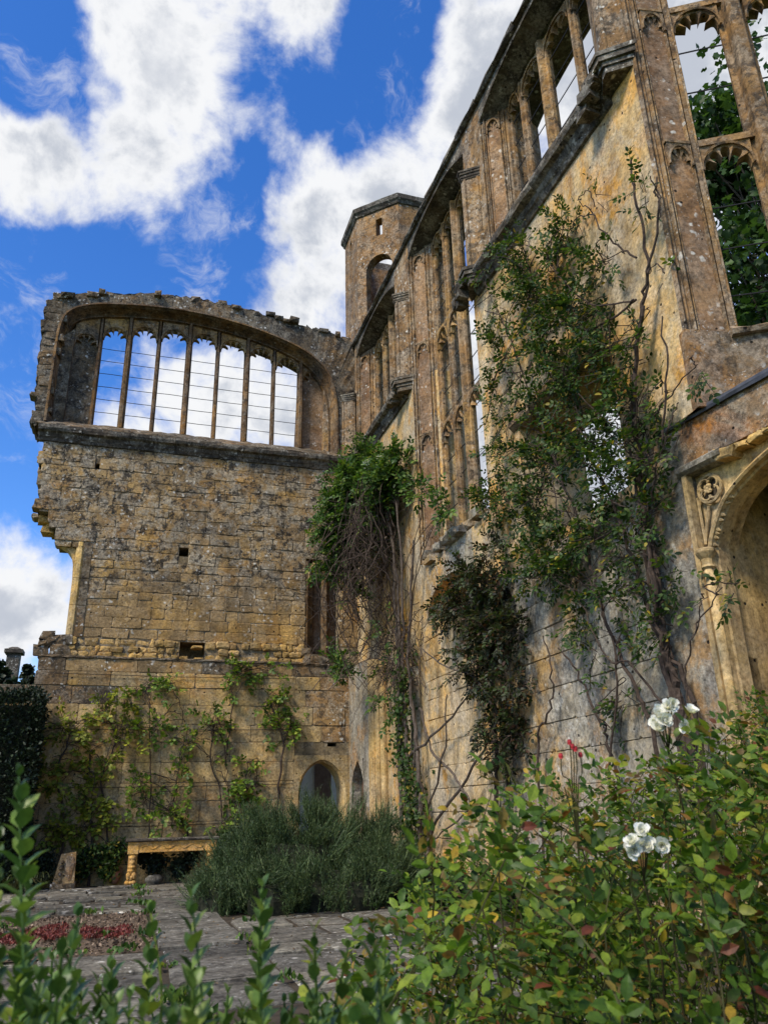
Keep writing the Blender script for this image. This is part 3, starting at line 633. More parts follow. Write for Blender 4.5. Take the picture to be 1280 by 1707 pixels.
# ---- canted bay window on the right ----
P0 = (6.31, 6.85); P1 = (6.97, 6.735)
TDP = frame(P0[0], P0[1], (.985, -.174), (.174, .985)); TD = frame(P1[0], P1[1], (.857, -.515), (.515, .857))
bay = thing('bay_window', 'canted bay with tall open lights, leafy tree seen through its upper tiers', 'bay window', (8, 6, 0))
MB(TDP).box((.0, .02, 6.0), (.70, .5, 19)).build('blind_panel', 'panel', bay)
for u0, w, pr in ((.02, .06, .05), (.09, .04, .025), (.15, .06, .055), (.21, .03, .02), (.60, .05, .05), (.66, .03, .02), (.715, .06, .06)):
    MB(TDP).prism([(u0-w/2, .03), (u0-w*.3, -pr*.7+.02), (u0, -pr+.02), (u0+w*.3, -pr*.7+.02), (u0+w/2, .03)], 7.1, 19).build('jamb_moulding', 'pier', bay)
for zt in (10.22, 12.86, 15.5):
    head(TDP, .24, .58, zt-.40, .33, zt, -.03, .02, 'trim', bay); MB(TDP).box((.22, -.04, zt), (.6, .03, zt+.05)).build('panel_transom', 'trim', bay)
DM = [0.0, .93, 1.86, 2.8]
for i, s in enumerate(DM): mullion(TD, s, .40 if i == 1 else .16, -.12 if i == 1 else -.02, .36, 7.15, 19, 'trim', bay)
for a, c in zip(DM, DM[1:]):
    for zt in (10.22, 12.9, 15.5):
        head(TD, a+(.18 if a > .5 and a < 1 else .07), c-(.19 if c < 1 else .09), zt-.45, .40, zt, .02, .22, 'trim', bay)
        MB(TD).prism([(a+.05, 0), (c-.07, 0), (c-.07, .3), (a+.05, .3)], zt-.02, zt+.09).build('transom', 'trim', bay)
    for z in (7.75, 8.5, 9.2, 11.35, 12.16, 13.5, 14.2): bar(TD, a+.04, c-.04, .14, z, bay, .012)
MB(TD).prism([(-.06, -.06), (3.2, -.06), (3.2, .6), (-.06, .6)], 6.0, 7.12).build('bay_base', 'orangelichen', bay)
run(TD, -.05, 3.2, [(-.14, 7.02), (-.16, 7.08), (-.05, 7.16), (.5, 7.2), (.5, 7.0)], 'orangelichen', bay, 'bay_sill', .25, .015)
MB(TDP).box((-.02, -.03, 6.0), (.8, .4, 7.1)).build('bay_base', 'orangelichen', bay)

# ---- fireplace wall ----
TE = frame(6.31, 8.0, (.139, -.990), (.990, .139))
fw = thing('fireplace_wall', 'stone fireplace with quatrefoil spandrel and dark arched recess at the right edge', 'fireplace', (6.6, 6.2, 0))
MB(TE).box((-.05, -.04, 0), (.66, 1.5, 5.98)).build('wall_block', 'greyash', fw)
MB(TE).box((.66, -.04, 5.42), (4.4, 1.5, 5.98)).build('wall_block', 'orangelichen', fw)
MB(TE).box((3.7, -.04, 0), (4.4, 1.2, 5.42)).build('wall_block', 'greyash', fw)
EA = smooth_curve([(.74, 1.0), (.74, 4.28), (.80, 4.45), (.9, 4.62), (1.08, 4.86), (1.42, 5.05), (1.85, 5.20), (2.2, 5.28), (2.6, 5.18), (3.1, 5.02), (3.4, 4.8), (3.55, 4.5), (3.62, 4.28), (3.62, 1.0)], 4, 2)
b = MB(TE); fr = [(min(max(s, .66), 3.7) if z > 4.28 else (.66 if s < 2 else 3.7), 5.42 if z > 4.28 else z) for s, z in EA]
b.strip([(s, .10, z) for s, z in EA], [(s, .10, z) for s, z in fr]); b.strip([(s, .10, z) for s, z in EA], [(s, .5, z) for s, z in EA]); b.build('spandrel', 'fire', fw)
sweep(TE, EA, [(-.03, .10), (-.03, .03), (.0, .01), (.025, .03), (.03, .10), (.05, .12), (.05, .3)], 'fire', fw, 'arch_moulding')
MB(TE).box((.60, -.06, 1.0), (.67, .05, 5.34)).build('frame_moulding', 'fire', fw)
run(TE, .56, 1.25, [(-.05, 5.30), (-.11, 5.34), (-.12, 5.40), (-.04, 5.45), (.1, 5.45), (.1, 5.3)], 'greyash', fw, 'hood_mould', .2, .006)
for r, z0, z1 in ((.055, 1.0, 4.12),): MB(TE).tube([(.72, -.0, z0), (.72, -.0, z1)], r, 10).build('shaft', 'fire', fw, smooth=True)
b = MB(TE)
for r, z in ((.06, 4.10), (.085, 4.14), (.07, 4.18), (.09, 4.24), (.12, 4.28), (.12, 4.32)): pass
b.lathe([(.06, 4.08), (.08, 4.10), (.065, 4.13), (.07, 4.2), (.11, 4.26), (.12, 4.28), (.12, 4.31), (.09, 4.33)], (.72, 0, 0), 12); b.build('capital', 'fire', fw)
qc = (.90, 5.05); qr = .17
b = MB(TE); b.tube([(qc[0]+math.cos(2*math.pi*i/24)*qr, .05, qc[1]+math.sin(2*math.pi*i/24)*qr) for i in range(25)], .022, 6)
for k in range(4):
    a0 = math.pi/4+k*math.pi/2; c = (qc[0]+math.cos(a0)*qr*.47, qc[1]+math.sin(a0)*qr*.47)
    b.tube([(c[0]+math.cos(a0-2.0+4.0*i/12)*qr*.44, .04, c[1]+math.sin(a0-2.0+4.0*i/12)*qr*.44) for i in range(13)], .016, 5)
b.build('quatrefoil', 'fire', fw)
b = MB(TE)
for k in range(4):
    a0 = math.pi/4+k*math.pi/2; c = (qc[0]+math.cos(a0)*qr*.47, qc[1]+math.sin(a0)*qr*.47)
    b.slab([(c[0]+math.cos(2*math.pi*i/10)*qr*.36, c[1]+math.sin(2*math.pi*i/10)*qr*.36) for i in range(10)], .085, .11)
b.build('quatrefoil_shade', 'soil', fw)  # flat dark discs stand in for the shade inside the lobes
b = MB(TE)
for k in range(5): b.blob((qc[0]+(.035*math.cos(k*1.257) if k else 0), .03, qc[1]+(.035*math.sin(k*1.257) if k else 0)), (.035, .03, .035), k, 0, .2)
b.build('carved_flower', 'fire', fw)
MB(TE).tube([(.70, .05, 4.4), (.76, .05, 4.62), (.84, .05, 4.84)], .018, 5).build('tracery_rib', 'fire', fw)
MB(TE).tube([(.70, .05, 4.4), (.70, .05, 5.0)], .018, 5).build('tracery_rib', 'fire', fw)
for i in range(8):
    s, z = EA[int(len(EA)*(.155+.025*i))]
    MB(TE).tube([(s-.02, .06, z+.03), (s+.02, .08, z-.02), (s+.055, .09, z-.035-.01*(i % 2))], [.04, .03, .004], 6).build('cusp', 'fire', fw)
q_ = 1.12
while q_ < 2.6:
    w_ = rng.uniform(.14, .34); stone_obj(TE, q_, q_+w_, 5.29+.012*(q_-1)*4+rng.uniform(-.03, .02), 5.43+rng.uniform(-.03, .03), 'fire', fw, 'broken_hood_stone', proud=(.0, .09), base=-.02, back=.1, jit=.05, ch=.04); q_ += w_
run(TE, .35, 4.4, [(-.09, 5.96), (-.10, 6.0), (-.08, 6.05), (.9, 6.16), (.9, 6.1), (-.02, 5.98)], 'lead', fw, 'lead_flashing', .4, .006)
courses(lambda s, d, z: TE(s, d+1.30, z), 1.0, 5.4, lambda a, c: [(.2, 3.9)], (.38, .5), (.5, .95), 'fire', fw, 'ashlar_block', proud=(0, .006), gap=.003, ch=.008, split=False, back=.05)
MB(TE).box((.66, -.035, 0), (3.72, 1.45, 1.0)).build('hearth', 'greyash', fw)
MB(TE).box((.66, 1.34, .5), (3.8, 1.5, 5.5)).build('recess_back', 'mortar', fw)
MB(TE).box((.62, .12, .5), (.74, 1.36, 5.4)).build('recess_side', 'fire', fw)
MB(TE).box((.66, .12, 5.30), (3.7, 1.36, 5.41)).build('recess_top', 'mortar', fw)

# ---- turret ----
tw = thing('stair_turret', 'octagonal brown stone turret with arched opening rising behind the corner', 'turret', (9.2, 24.8, 0))
so_ = 1.81; oc = [(8.29, 22.6), (7.01, 23.88), (7.01, 25.69), (8.29, 26.97), (10.1, 26.97), (11.38, 25.69), (11.38, 23.88), (10.1, 22.6)]
for k in range(8):
    a = Vector(oc[k]); c = Vector(oc[(k+1) % 8]); d = (c-a).normalized(); nrm = Vector((d.y, -d.x))
    ctr = Vector((9.2, 24.785)); 
    if (ctr-a).dot(nrm) < 0: nrm = -nrm
    T = frame(a.x, a.y, (d.x, d.y), (nrm.x, nrm.y))
    L = so_; b = MB(T); th = .38
    if k in (0, 4, 3):              # facets with arched opening and slot
        u0, u1, za, zs, zb = .32, 1.44, 18.9, 20.75, 21.4
        sl = (.70, .98, 22.3, 23.1)
        b.box((0, 0, 8), (L, th, za)); b.box((0, 0, za), (u0, th, 21.75)); b.box((u1, 0, za), (L, th, 21.75))
        cur = [(u0+(u1-u0)*(.5-.5*math.cos(math.pi*i/16)), zs+(zb-zs)*math.sin(math.pi*i/16)) for i in range(17)]
        b.strip([(s, 0, z) for s, z in cur], [(s, 0, 21.75) for s, z in cur]); b.strip([(s, th, z) for s, z in cur], [(s, th, 21.75) for s, z in cur]); b.strip([(s, 0, z) for s, z in cur], [(s, th, z) for s, z in cur])
        b.box((0, 0, 21.75), (L, th, sl[2])); b.box((0, 0, sl[2]), (sl[0], th, sl[3])); b.box((sl[1], 0, sl[2]), (L, th, sl[3])); b.box((0, 0, sl[3]), (L, th, 23.5))
    else:
        sl = (.8, 1.05, 22.3, 23.1)
        b.box((0, 0, 8), (L, th, sl[2])); b.box((0, 0, sl[2]), (sl[0], th, sl[3])); b.box((sl[1], 0, sl[2]), (L, th, sl[3])); b.box((0, 0, sl[3]), (L, th, 23.5))
    b.build('facet', 'turret', tw)
    run(T, -.06, L+.06, [(.05, 23.45), (-.05, 23.5), (-.10, 23.6), (-.16, 23.66), (-.17, 23.86), (.3, 23.92), (.3, 23.45)], 'darktrim', tw, 'cornice_stone', .3, .01)
    if k in (0, 1, 7):
        run(T, -.02, L+.02, [(.05, 18.2), (-.06, 18.28), (-.03, 18.36), (.05, 18.4)], 'darktrim', tw, 'string_stone', .4, .01)
# rough walling between the hall corner and the turret
b = MB(); b.box((6.5, 22.3, 9), (8.4, 23.6, 16.6)); b.build('turret_base', 'turret', tw)
for k in range(24): lump(None, (rng.uniform(6.6, 8.2), rng.uniform(22.2, 22.9), 16.6+rng.uniform(-.1, 1.3)*(1 if k % 2 else .4)), (.3, .3, .22), 'turret', tw, 'rubble_stone')

# ================================================================== GROUND PIECES
pv = MB().add([(-4.5, 4.5, -.028), (6.2, 4.5, -.028), (6.2, 21.9, -.028), (-4.5, 21.9, -.028)], [(0, 1, 2, 3)]).build('paving', 'soil'); pv['kind'] = 'structure'
TG = lambda s, d, z: (s, z, -d)                                  # lying flat: s = x, z = y, proud = up
def flags(x0, x1, y0, y1, wr, hr):
    y = y0
    while y < y1-.1:
        yb = min(y+rng.uniform(*hr), y1)
        if y1-yb < .25: yb = y1
        x = x0
        while x < x1-.1:
            xb = min(x+rng.uniform(*wr), x1)
            if x1-xb < .3: xb = x1
            stone_obj(TG, x, xb, y, yb, 'paving', pv, 'flagstone', proud=(-.03, .03), back=.05, gap=.022, jit=.05, ch=.025)
            x = xb
        y = yb
flags(.62, 1.72, 7.6, 21.7, (.9, 1.2), (.9, 1.6))
flags(1.74, 4.6, 5.5, 14.2, (.8, 1.5), (.6, 1.1))
flags(-3.2, .60, 15.4, 21.3, (.5, 1.0), (.32, .6))
flags(-1.6, .60, 5.5, 10.9, (.8, 1.3), (.6, 1.0))
flags(1.74, 2.6, 17.4, 21.5, (.8, .9), (.6, .9))
gb = MB().add([(-3, 11.0, -.012), (.6, 11.0, -.012), (.6, 15.35, -.012), (-3, 15.35, -.012)], [(0, 1, 2, 3)]).build('gravel_bed', 'gravel'); gb['kind'] = 'structure'

# ================================================================== LEAVES
OV = (np.array([(0, 0, 0), (-.26, .33, .07), (0, .36, 0), (.26, .33, .07), (-.22, .70, .04), (0, .70, -.02), (.22, .70, .04), (0, 1, -.10)], float),
      [(0, 2, 1), (0, 3, 2), (1, 2, 5), (1, 5, 4), (2, 3, 6), (2, 6, 5), (4, 5, 7), (5, 6, 7)])
RH = (np.array([(0, 0, 0), (-.30, .45, .10), (0, 1, -.04), (.30, .45, .10)], float), [(0, 2, 1), (0, 3, 2)])
NEED = (np.array([(-.06, 0, 0), (.06, 0, 0), (0, 1, 0)], float), [(0, 1, 2)])
LOBE = (np.array([(0, 0, 0), (-.5, .25, .08), (-.22, .42, .02), (-.42, .75, .06), (0, 1, -.05), (.42, .75, .06), (.22, .42, .02), (.5, .25, .08)], float),
        [(0, 2, 1), (0, 4, 2), (2, 4, 3), (0, 6, 4), (4, 6, 5), (0, 7, 6)])
def unit(a): return a/np.maximum(np.linalg.norm(a, axis=1, keepdims=True), 1e-9)
def frames(axis, nrm):
    y = unit(axis); x = unit(np.cross(y, nrm)); z = np.cross(x, y); return x, y, z
def leafmesh(name, pos, axis, nrm, size, tm, mat, parent=None, kind='stuff'):
    V, Fc = tm; pos = np.asarray(pos, float); N = len(pos); x, y, z = frames(np.asarray(axis, float), np.asarray(nrm, float)); sz = np.asarray(size, float).reshape(-1, 1)
    P = pos[:, None]+sz[:, None]*(V[None, :, 0:1]*x[:, None]+V[None, :, 1:2]*y[:, None]+V[None, :, 2:3]*z[:, None])
    k = len(V); F_ = np.array(Fc); idx = (np.arange(N)[:, None, None]*k+F_[None]).reshape(-1, 3)
    me = bpy.data.meshes.new(name); me.vertices.add(N*k); me.vertices.foreach_set('co', P.reshape(-1).astype(np.float32))
    me.loops.add(idx.size); me.loops.foreach_set('vertex_index', idx.reshape(-1).astype(np.int32))
    me.polygons.add(len(idx)); me.polygons.foreach_set('loop_start', (np.arange(len(idx))*3).astype(np.int32))
    me.update(calc_edges=True); me.materials.append(mat)
    o = link(bpy.data.objects.new(name, me), parent)
    if kind: o['kind'] = kind
    return o
def leafparts(name, pos, axis, nrm, size, tm, mat, parent):
    me = bpy.data.meshes.new(name); me.from_pydata([tuple(v) for v in tm[0]], [], tm[1]); me.materials.append(mat)
    x, y, z = frames(np.asarray(axis, float), np.asarray(nrm, float)); inv = Matrix.Translation(-parent.location)
    for i in range(len(pos)):
        o = bpy.data.objects.new(name, me); COL.objects.link(o); o.parent = parent; o.matrix_parent_inverse = inv; s = float(size[i])
        o.matrix_basis = Matrix(((x[i][0]*s, y[i][0]*s, z[i][0]*s, pos[i][0]), (x[i][1]*s, y[i][1]*s, z[i][1]*s, pos[i][1]), (x[i][2]*s, y[i][2]*s, z[i][2]*s, pos[i][2]), (0, 0, 0, 1)))
def rv(n, s=1.): return nrg.normal(0, s, (n, 3))
def compound(p, r, up, L, ls, pairs=2, terminal=True):
    """compound leaves: base p, rachis r, returns leaflet arrays"""
    r = unit(r); side = unit(np.cross(r, up)); n = np.cross(side, r); P = []; A = []; N = []; Z = []
    ks = [(i+1)/(pairs+.6) for i in range(pairs)]
    for k in ks:
        for sg in (-1, 1):
            P.append(p+r*(L*k)[:, None]-n*(L*k*k*.15)[:, None]); A.append(unit(r*.55+side*sg*.85+rv(len(p), .12))); N.append(n+rv(len(p), .2)); Z.append(ls*(.8+.2*k))
    if terminal: P.append(p+r*L[:, None]-n*(L*.15)[:, None]); A.append(unit(r-n*.15)); N.append(n+rv(len(p), .2)); Z.append(ls*1.1)
    return np.concatenate(P), np.concatenate(A), np.concatenate(N), np.concatenate(Z)
GREEN = lambda *k: k
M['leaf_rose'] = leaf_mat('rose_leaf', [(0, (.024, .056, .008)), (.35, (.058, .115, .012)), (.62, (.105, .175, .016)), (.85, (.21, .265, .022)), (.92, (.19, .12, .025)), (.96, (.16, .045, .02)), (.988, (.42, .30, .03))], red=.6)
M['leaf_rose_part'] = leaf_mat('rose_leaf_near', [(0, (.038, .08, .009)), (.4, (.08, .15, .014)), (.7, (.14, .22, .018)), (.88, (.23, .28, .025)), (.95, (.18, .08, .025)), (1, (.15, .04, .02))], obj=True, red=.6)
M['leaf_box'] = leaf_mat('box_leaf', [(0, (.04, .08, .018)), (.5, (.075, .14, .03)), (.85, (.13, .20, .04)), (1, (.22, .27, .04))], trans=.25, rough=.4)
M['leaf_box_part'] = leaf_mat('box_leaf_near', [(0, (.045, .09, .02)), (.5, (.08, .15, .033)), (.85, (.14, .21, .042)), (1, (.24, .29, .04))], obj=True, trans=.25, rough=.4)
M['leaf_climb'] = leaf_mat('climber_leaf', [(0, (.016, .038, .009)), (.5, (.038, .08, .014)), (.8, (.075, .13, .02)), (.94, (.13, .15, .03)), (.985, (.34, .25, .03))])
M['leaf_vine'] = leaf_mat('dark_vine_leaf', [(0, (.022, .022, .014)), (.45, (.035, .045, .018)), (.75, (.045, .075, .02)), (1, (.09, .04, .025))])
M['leaf_bright'] = leaf_mat('bright_climber_leaf', [(0, (.03, .07, .014)), (.5, (.055, .125, .02)), (.85, (.11, .19, .03)), (1, (.2, .24, .04))])
M['leaf_yellow'] = leaf_mat('yellow_green_leaf', [(0, (.08, .11, .012)), (.5, (.15, .19, .02)), (.85, (.26, .28, .03)), (1, (.38, .34, .04))])
M['leaf_esp'] = leaf_mat('espalier_leaf', [(0, (.05, .10, .012)), (.5, (.10, .18, .02)), (.85, (.19, .27, .03)), (1, (.3, .32, .04))])
M['leaf_dark'] = leaf_mat('yew_leaf', [(0, (.010, .018, .009)), (.6, (.017, .030, .013)), (1, (.03, .048, .02))], trans=.1)
M['leaf_tree'] = leaf_mat('tree_leaf', [(0, (.02, .045, .012)), (.5, (.035, .08, .018)), (1, (.07, .13, .03))])
M['needle'] = leaf_mat('rosemary_needle', [(0, (.022, .042, .016)), (.5, (.05, .085, .030)), (.85, (.10, .145, .05)), (1, (.16, .20, .08))], trans=.15, vary=.3)
M['strap'] = leaf_mat('strap_leaf', [(0, (.04, .05, .018)), (.6, (.07, .085, .03)), (1, (.16, .14, .06))])
M['red'] = leaf_mat('red_sedum', [(0, (.08, .018, .014)), (.6, (.17, .033, .026)), (1, (.23, .07, .045))], trans=.1)
M['litter'] = leaf_mat('leaf_litter', [(0, (.06, .035, .018)), (.6, (.13, .08, .035)), (1, (.25, .16, .06))], trans=.1)
M['pebble'] = leaf_mat('pebbles', [(0, (.07, .05, .035)), (.6, (.15, .105, .07)), (1, (.27, .20, .14))], trans=.0, rough=.9)
M['petal'] = leaf_mat('white_petal', [(0, (.80, .79, .74)), (1, (.90, .89, .86))], trans=.25, vary=.05)
M['hip'] = leaf_mat('red_hip', [(0, (.25, .01, .015)), (1, (.38, .03, .03))], trans=.1, rough=.3)
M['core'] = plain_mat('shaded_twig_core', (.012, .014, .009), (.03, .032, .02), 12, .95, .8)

# scattered ground stuff
n = 5200; p = np.column_stack([nrg.uniform(-2.9, .58, n), nrg.uniform(11.05, 15.3, n), nrg.uniform(-.005, .012, n)])
leafmesh('gravel', p, rv(n), rv(n)*.4+np.array([0, 0, 1.]), nrg.uniform(.03, .07, n), RH, M['pebble'])
n = 4200; q = nrg.uniform(0, 1, (n, 2)); p = np.column_stack([-1.9+2.2*q[:, 0]+nrg.normal(0, .05, n), 12.35+1.2*q[:, 1]*(1-.3*np.sin(q[:, 0]*9))+.1*np.sin(q[:, 0]*13), nrg.uniform(.0, .03, n)])
p = p[~((p[:, 0] > -.55) & (p[:, 0] < -.35) & (p[:, 1] > 12.8))]; n = len(p)
o = leafmesh('red_sedum', p, rv(n)*.5+np.array([0, 0, .8]), rv(n)+np.array([0, -.5, .5]), nrg.uniform(.03, .055, n), RH, M['red'])
tag(o, 'low red sedum carpet growing in the gravel bed', 'ground cover'); 
n = 900; c = nrg.integers(0, 40, n); cx = np.column_stack([nrg.uniform(-2.2, 4.4, 40), nrg.uniform(7, 20.5, 40)]); cx[:18, 0] = nrg.choice([.6, 1.73, .62], 18); cx[18:26] = np.column_stack([nrg.uniform(-1.5, .5, 8), nrg.choice([11.05, 15.35], 8)])
p = np.column_stack([cx[c]+nrg.normal(0, .09, (n, 2)), nrg.uniform(0, .03, n)])
o = leafmesh('weeds', p, rv(n, .5)+np.array([0, 0, 1.]), rv(n), nrg.uniform(.05, .11, n), RH, M['leaf_bright']); tag(o, 'small green weeds sprouting from joints of the paving', 'weeds')
n = 1300; p = np.column_stack([nrg.uniform(-2.5, 5.5, n), nrg.uniform(6, 21.4, n), nrg.uniform(.018, .03, n)])
o = leafmesh('leaf_litter', p, rv(n)*np.array([1, 1, .15]), rv(n)*.3+np.array([0, 0, 1.]), nrg.uniform(.025, .06, n), RH, M['litter']); tag(o, 'dry brown leaf litter scattered over the flagstones', 'leaf litter')

# ================================================================== CLIMBERS
def curve3(pts, k=5, j=.0):
    P = [Vector(q) for q in pts]; out = []
    for i in range(len(P)-1):
        p0, p1, p2, p3 = P[max(i-1, 0)], P[i], P[i+1], P[min(i+2, len(P)-1)]
        for m in range(k):
            t = m/k; q = .5*((2*p1)+(p2-p0)*t+(2*p0-5*p1+4*p2-p3)*t*t+(3*p1-p0-3*p2+p3)*t**3)
            out.append(q+Vector((rng.gauss(0, j), rng.gauss(0, j), rng.gauss(0, j))))
    return out+[P[-1]]
def climber(name, label, blobs, stems, leaf, ls, out_dir, twig='twig', dens=1., nt_=1., flat=.45, droop=.25, pairs=2, tm=OV, L0=.2, cat='climber', stem_mat='twig', bare=0.):
    root = thing(name, label, cat, (blobs[0][0], blobs[0][1], 0)); out_dir = Vector(out_dir)
    b = MB(); spts = []
    for pts, r in stems:
        c = curve3(pts, 6, .018); n = len(c); b.tube(c, [r*(1-.55*i/n) for i in range(n)], 6); spts += c
    if stems: b.build('stem', stem_mat, root)
    tb = MB(); LP = []; LR = []
    for x, y, z, r, dn in blobs:
        c0 = Vector((x, y, z)); cnt = int(max(3, 62*r*r*dn*nt_+10*dn*nt_*r))
        subs = []
        for k in range(3):
            d = Vector((rng.gauss(0, 1), rng.gauss(0, 1), rng.gauss(0, 1))); d -= out_dir*d.dot(out_dir)*.7; subs.append(c0+d.normalized()*r*rng.uniform(.3, .75))
        for k in range(cnt):
            d = Vector((rng.gauss(0, 1), rng.gauss(0, 1), rng.gauss(0, 1)+.25)); d -= out_dir*d.dot(out_dir)*(1-flat); d.normalize()
            a = rng.choice(subs)+d*r*rng.uniform(0, .28); a -= out_dir*rng.uniform(0, .1)
            ln = r*rng.uniform(.35, .85)+.12; dd = (d*.7+out_dir*rng.uniform(.0, .8)*flat+Vector((rng.gauss(0, .35), rng.gauss(0, .35), rng.gauss(0, .35)))).normalized()
            pts = []; p = a.copy(); v = dd.copy()
            for m in range(5):
                pts.append(p.copy()); v = (v+Vector((rng.gauss(0, .12), rng.gauss(0, .12), -droop*.35+rng.gauss(0, .1)))).normalized(); p = p+v*ln/4
            tb.tube(pts, [.007, .006, .005, .004, .003], 3, False)
            if rng.random() < bare: continue
            m = max(2, int(ln/(L0*.42)))
            for j in range(m):
                t = (j+.6)/m*4; i = min(3, int(t)); q = pts[i].lerp(pts[i+1], t-i); LP.append(q); LR.append((pts[i+1]-pts[i]).normalized()+Vector((rng.gauss(0, .6), rng.gauss(0, .6), rng.gauss(0, .6)))+out_dir*.4)
    # connecting twigs from stems towards blobs
    if spts:
        for x, y, z, r, dn in blobs:
            c = Vector((x, y, z)); near = sorted(spts, key=lambda q: (q-c).length)[:12]
            for k in range(3 if dn > .55 else 1):
                q = rng.choice(near); mid = (q+c)/2+Vector((rng.gauss(0, .1), rng.gauss(0, .1), .12))
                tb.tube(curve3([q, mid, c+Vector((rng.gauss(0, r*.5), rng.gauss(0, r*.4), rng.gauss(0, r*.5)))], 5, .012), .009, 4, False)
    tb.build('twigs', twig, root)
    p = np.array(LP); r = np.array(LR); n = len(p); up = rv(n, .5)+np.array([0, 0, .8])+np.array(out_dir)*.7
    P, A, N, Z = compound(p, r, up, np.full(n, L0)*nrg.uniform(.7, 1.2, n), np.full(n, ls)*nrg.uniform(.75, 1.2, n), pairs)
    leafmesh('foliage', P, A, N, Z, tm, M[leaf], root)
    return root
ROSE_WALL=[(6.05,7.9,6.9,.4,1),(6.05,7.8,6.2,.4,1),(6.05,8.2,5.6,.45,1),(6.05,7.85,4.8,.38,1),(6.05,8.2,7.6,.45,.9),(6.05,8.5,8.3,.4,.8),(6.05,8.0,4.0,.35,.8),(6.05,7.5,5.4,.3,.6),(6.05,8.6,4.6,.4,.7),(6.08,10.4,10.92,0.55,1),(6.08,9.13,10.06,0.59,1),(6.08,8.18,8.98,0.45,1),(6.08,10.14,9.82,0.63,1),(6.08,9.03,8.7,0.62,1),(6.08,11.2,9.24,0.5,0.8),(6.08,9.98,8.39,0.6,1),(6.08,11.6,8.44,0.5,0.8),(6.08,10.53,7.77,0.51,0.8),(6.08,9.17,7.59,0.56,1),(6.08,8.2,7.44,0.43,0.8),(6.08,7.55,7.42,0.28,0.6),(6.08,11.39,7.49,0.43,0.9),(6.08,10.29,6.82,0.59,1.3),(6.08,9.27,6.31,0.49,1.2),(6.08,8.56,6.56,0.39,1.2),(6.08,8.9,6.9,0.4,1.0),(6.08,8.7,6.1,0.35,1.0),(6.08,7.94,6.34,0.36,0.9),(6.08,11.89,6.76,0.54,1.1),(6.08,10.86,6.03,0.6,1.3),(6.08,9.8,5.45,0.55,1.3),(6.08,8.88,5.13,0.46,1.0),(6.08,8.03,5.08,0.39,1.0),(6.08,7.63,5.67,0.31,0.8),(6.08,7.13,6.44,0.3,0.35),(6.08,6.43,6.29,0.28,0.35),(6.08,6.83,9.04,0.36,0.3),(6.08,6.96,9.63,0.25,0.4),(6.08,7.91,10.21,0.32,0.3),(6.08,8.65,10.09,0.38,0.6),(6.08,10.55,5.0,0.57,1.3),(6.08,9.7,4.3,0.52,1),(6.08,8.52,4.16,0.39,0.8),(6.08,7.78,4.27,0.33,0.8),(6.08,7.86,3.46,0.33,0.8),(6.08,8.66,3.56,0.35,0.6),(6.08,9.49,3.39,0.33,0.4),(6.08,9.1,2.81,0.32,0.7),(6.08,6.72,7.88,0.23,0.3),(6.08,6.67,3.63,0.16,0.4),(6.08,7.1,3.64,0.17,0.3),(6.08,6.98,5.86,0.29,0.5),(6.08,11.87,11.76,0.31,0.8),(6.08,11.51,10.5,0.29,0.7)]
VINE=[(6.0,13.4,5.59,0.58,1),(6.0,12.19,5.48,0.54,1),(6.0,12.81,4.86,0.6,1),(6.0,14.08,5.04,0.42,0.8),(6.0,12.19,4.08,0.57,1.2),(6.0,13.23,3.95,0.5,0.9),(6.0,11.86,3.32,0.45,1),(6.0,12.61,3.02,0.46,1),(6.0,11.97,2.71,0.34,1),(6.0,12.5,2.32,0.35,0.8),(6.0,14.66,5.56,0.37,0.7),(6.0,11.67,4.38,0.4,1)]
CLUMP=[(5.1,19.6,9.9,0.5,1.2),(4.95,19.6,8.9,0.5,1.2),(5.5,19.4,9.0,0.6,1.2),(5.0,19.6,8.0,0.45,1.0),(5.7,18.6,9.9,0.6,1.2),(5.38,19.6,10.25,0.68,1),(5.95,19.13,10.39,0.67,1.2),(5.95,17.35,9.37,0.69,1.1),(5.03,19.6,9.31,0.66,1),(5.72,19.6,9.56,0.92,1.3),(5.95,18.12,9.1,0.71,1),(5.95,15.48,8.22,0.38,0.6),(5.95,14.11,7.41,0.31,0.6),(4.9,19.6,8.42,0.52,1),(5.23,19.6,7.6,0.61,0.8),(5.71,19.6,8.49,0.66,0.9),(4.78,19.6,7.73,0.35,0.8),(5.95,18.04,10.18,0.35,1),(5.95,17.29,10.02,0.23,1),(5.02,19.6,5.01,0.46,0.6),(5.95,17.47,5.39,0.43,0.3),(5.52,19.6,6.78,0.56,0.4),(5.95,18.07,3.79,0.36,0.4),(5.95,18.48,4.55,0.37,0.25)]
E1=[(-1.62,21.72,3.61,0.39,1),(-1.11,21.72,3.47,0.42,1),(-0.52,21.72,3.99,0.4,1),(-0.11,21.72,4.3,0.25,1),(0.1,21.72,3.62,0.4,1),(-0.78,21.72,3.03,0.33,0.8),(-1.31,21.72,2.75,0.42,1),(-1.75,21.72,2.41,0.35,1),(0.18,21.72,3.25,0.37,0.9),(-0.7,21.72,2.25,0.39,1),(-0.93,21.72,1.84,0.41,1),(-0.5,21.72,1.69,0.38,0.9),(-0.59,21.72,1.15,0.41,1),(-1.13,21.72,1.17,0.4,1),(-1.52,21.72,1.05,0.4,1),(-0.13,21.72,1.41,0.26,0.7)]
E2=[(0.53,21.72,4.69,0.25,1),(1.01,21.72,4.78,0.32,1),(0.39,21.72,4.54,0.19,0.8),(0.69,21.72,3.63,0.34,0.9),(0.21,21.72,4.61,0.16,0.8),(0.89,21.72,3.93,0.19,0.6)]
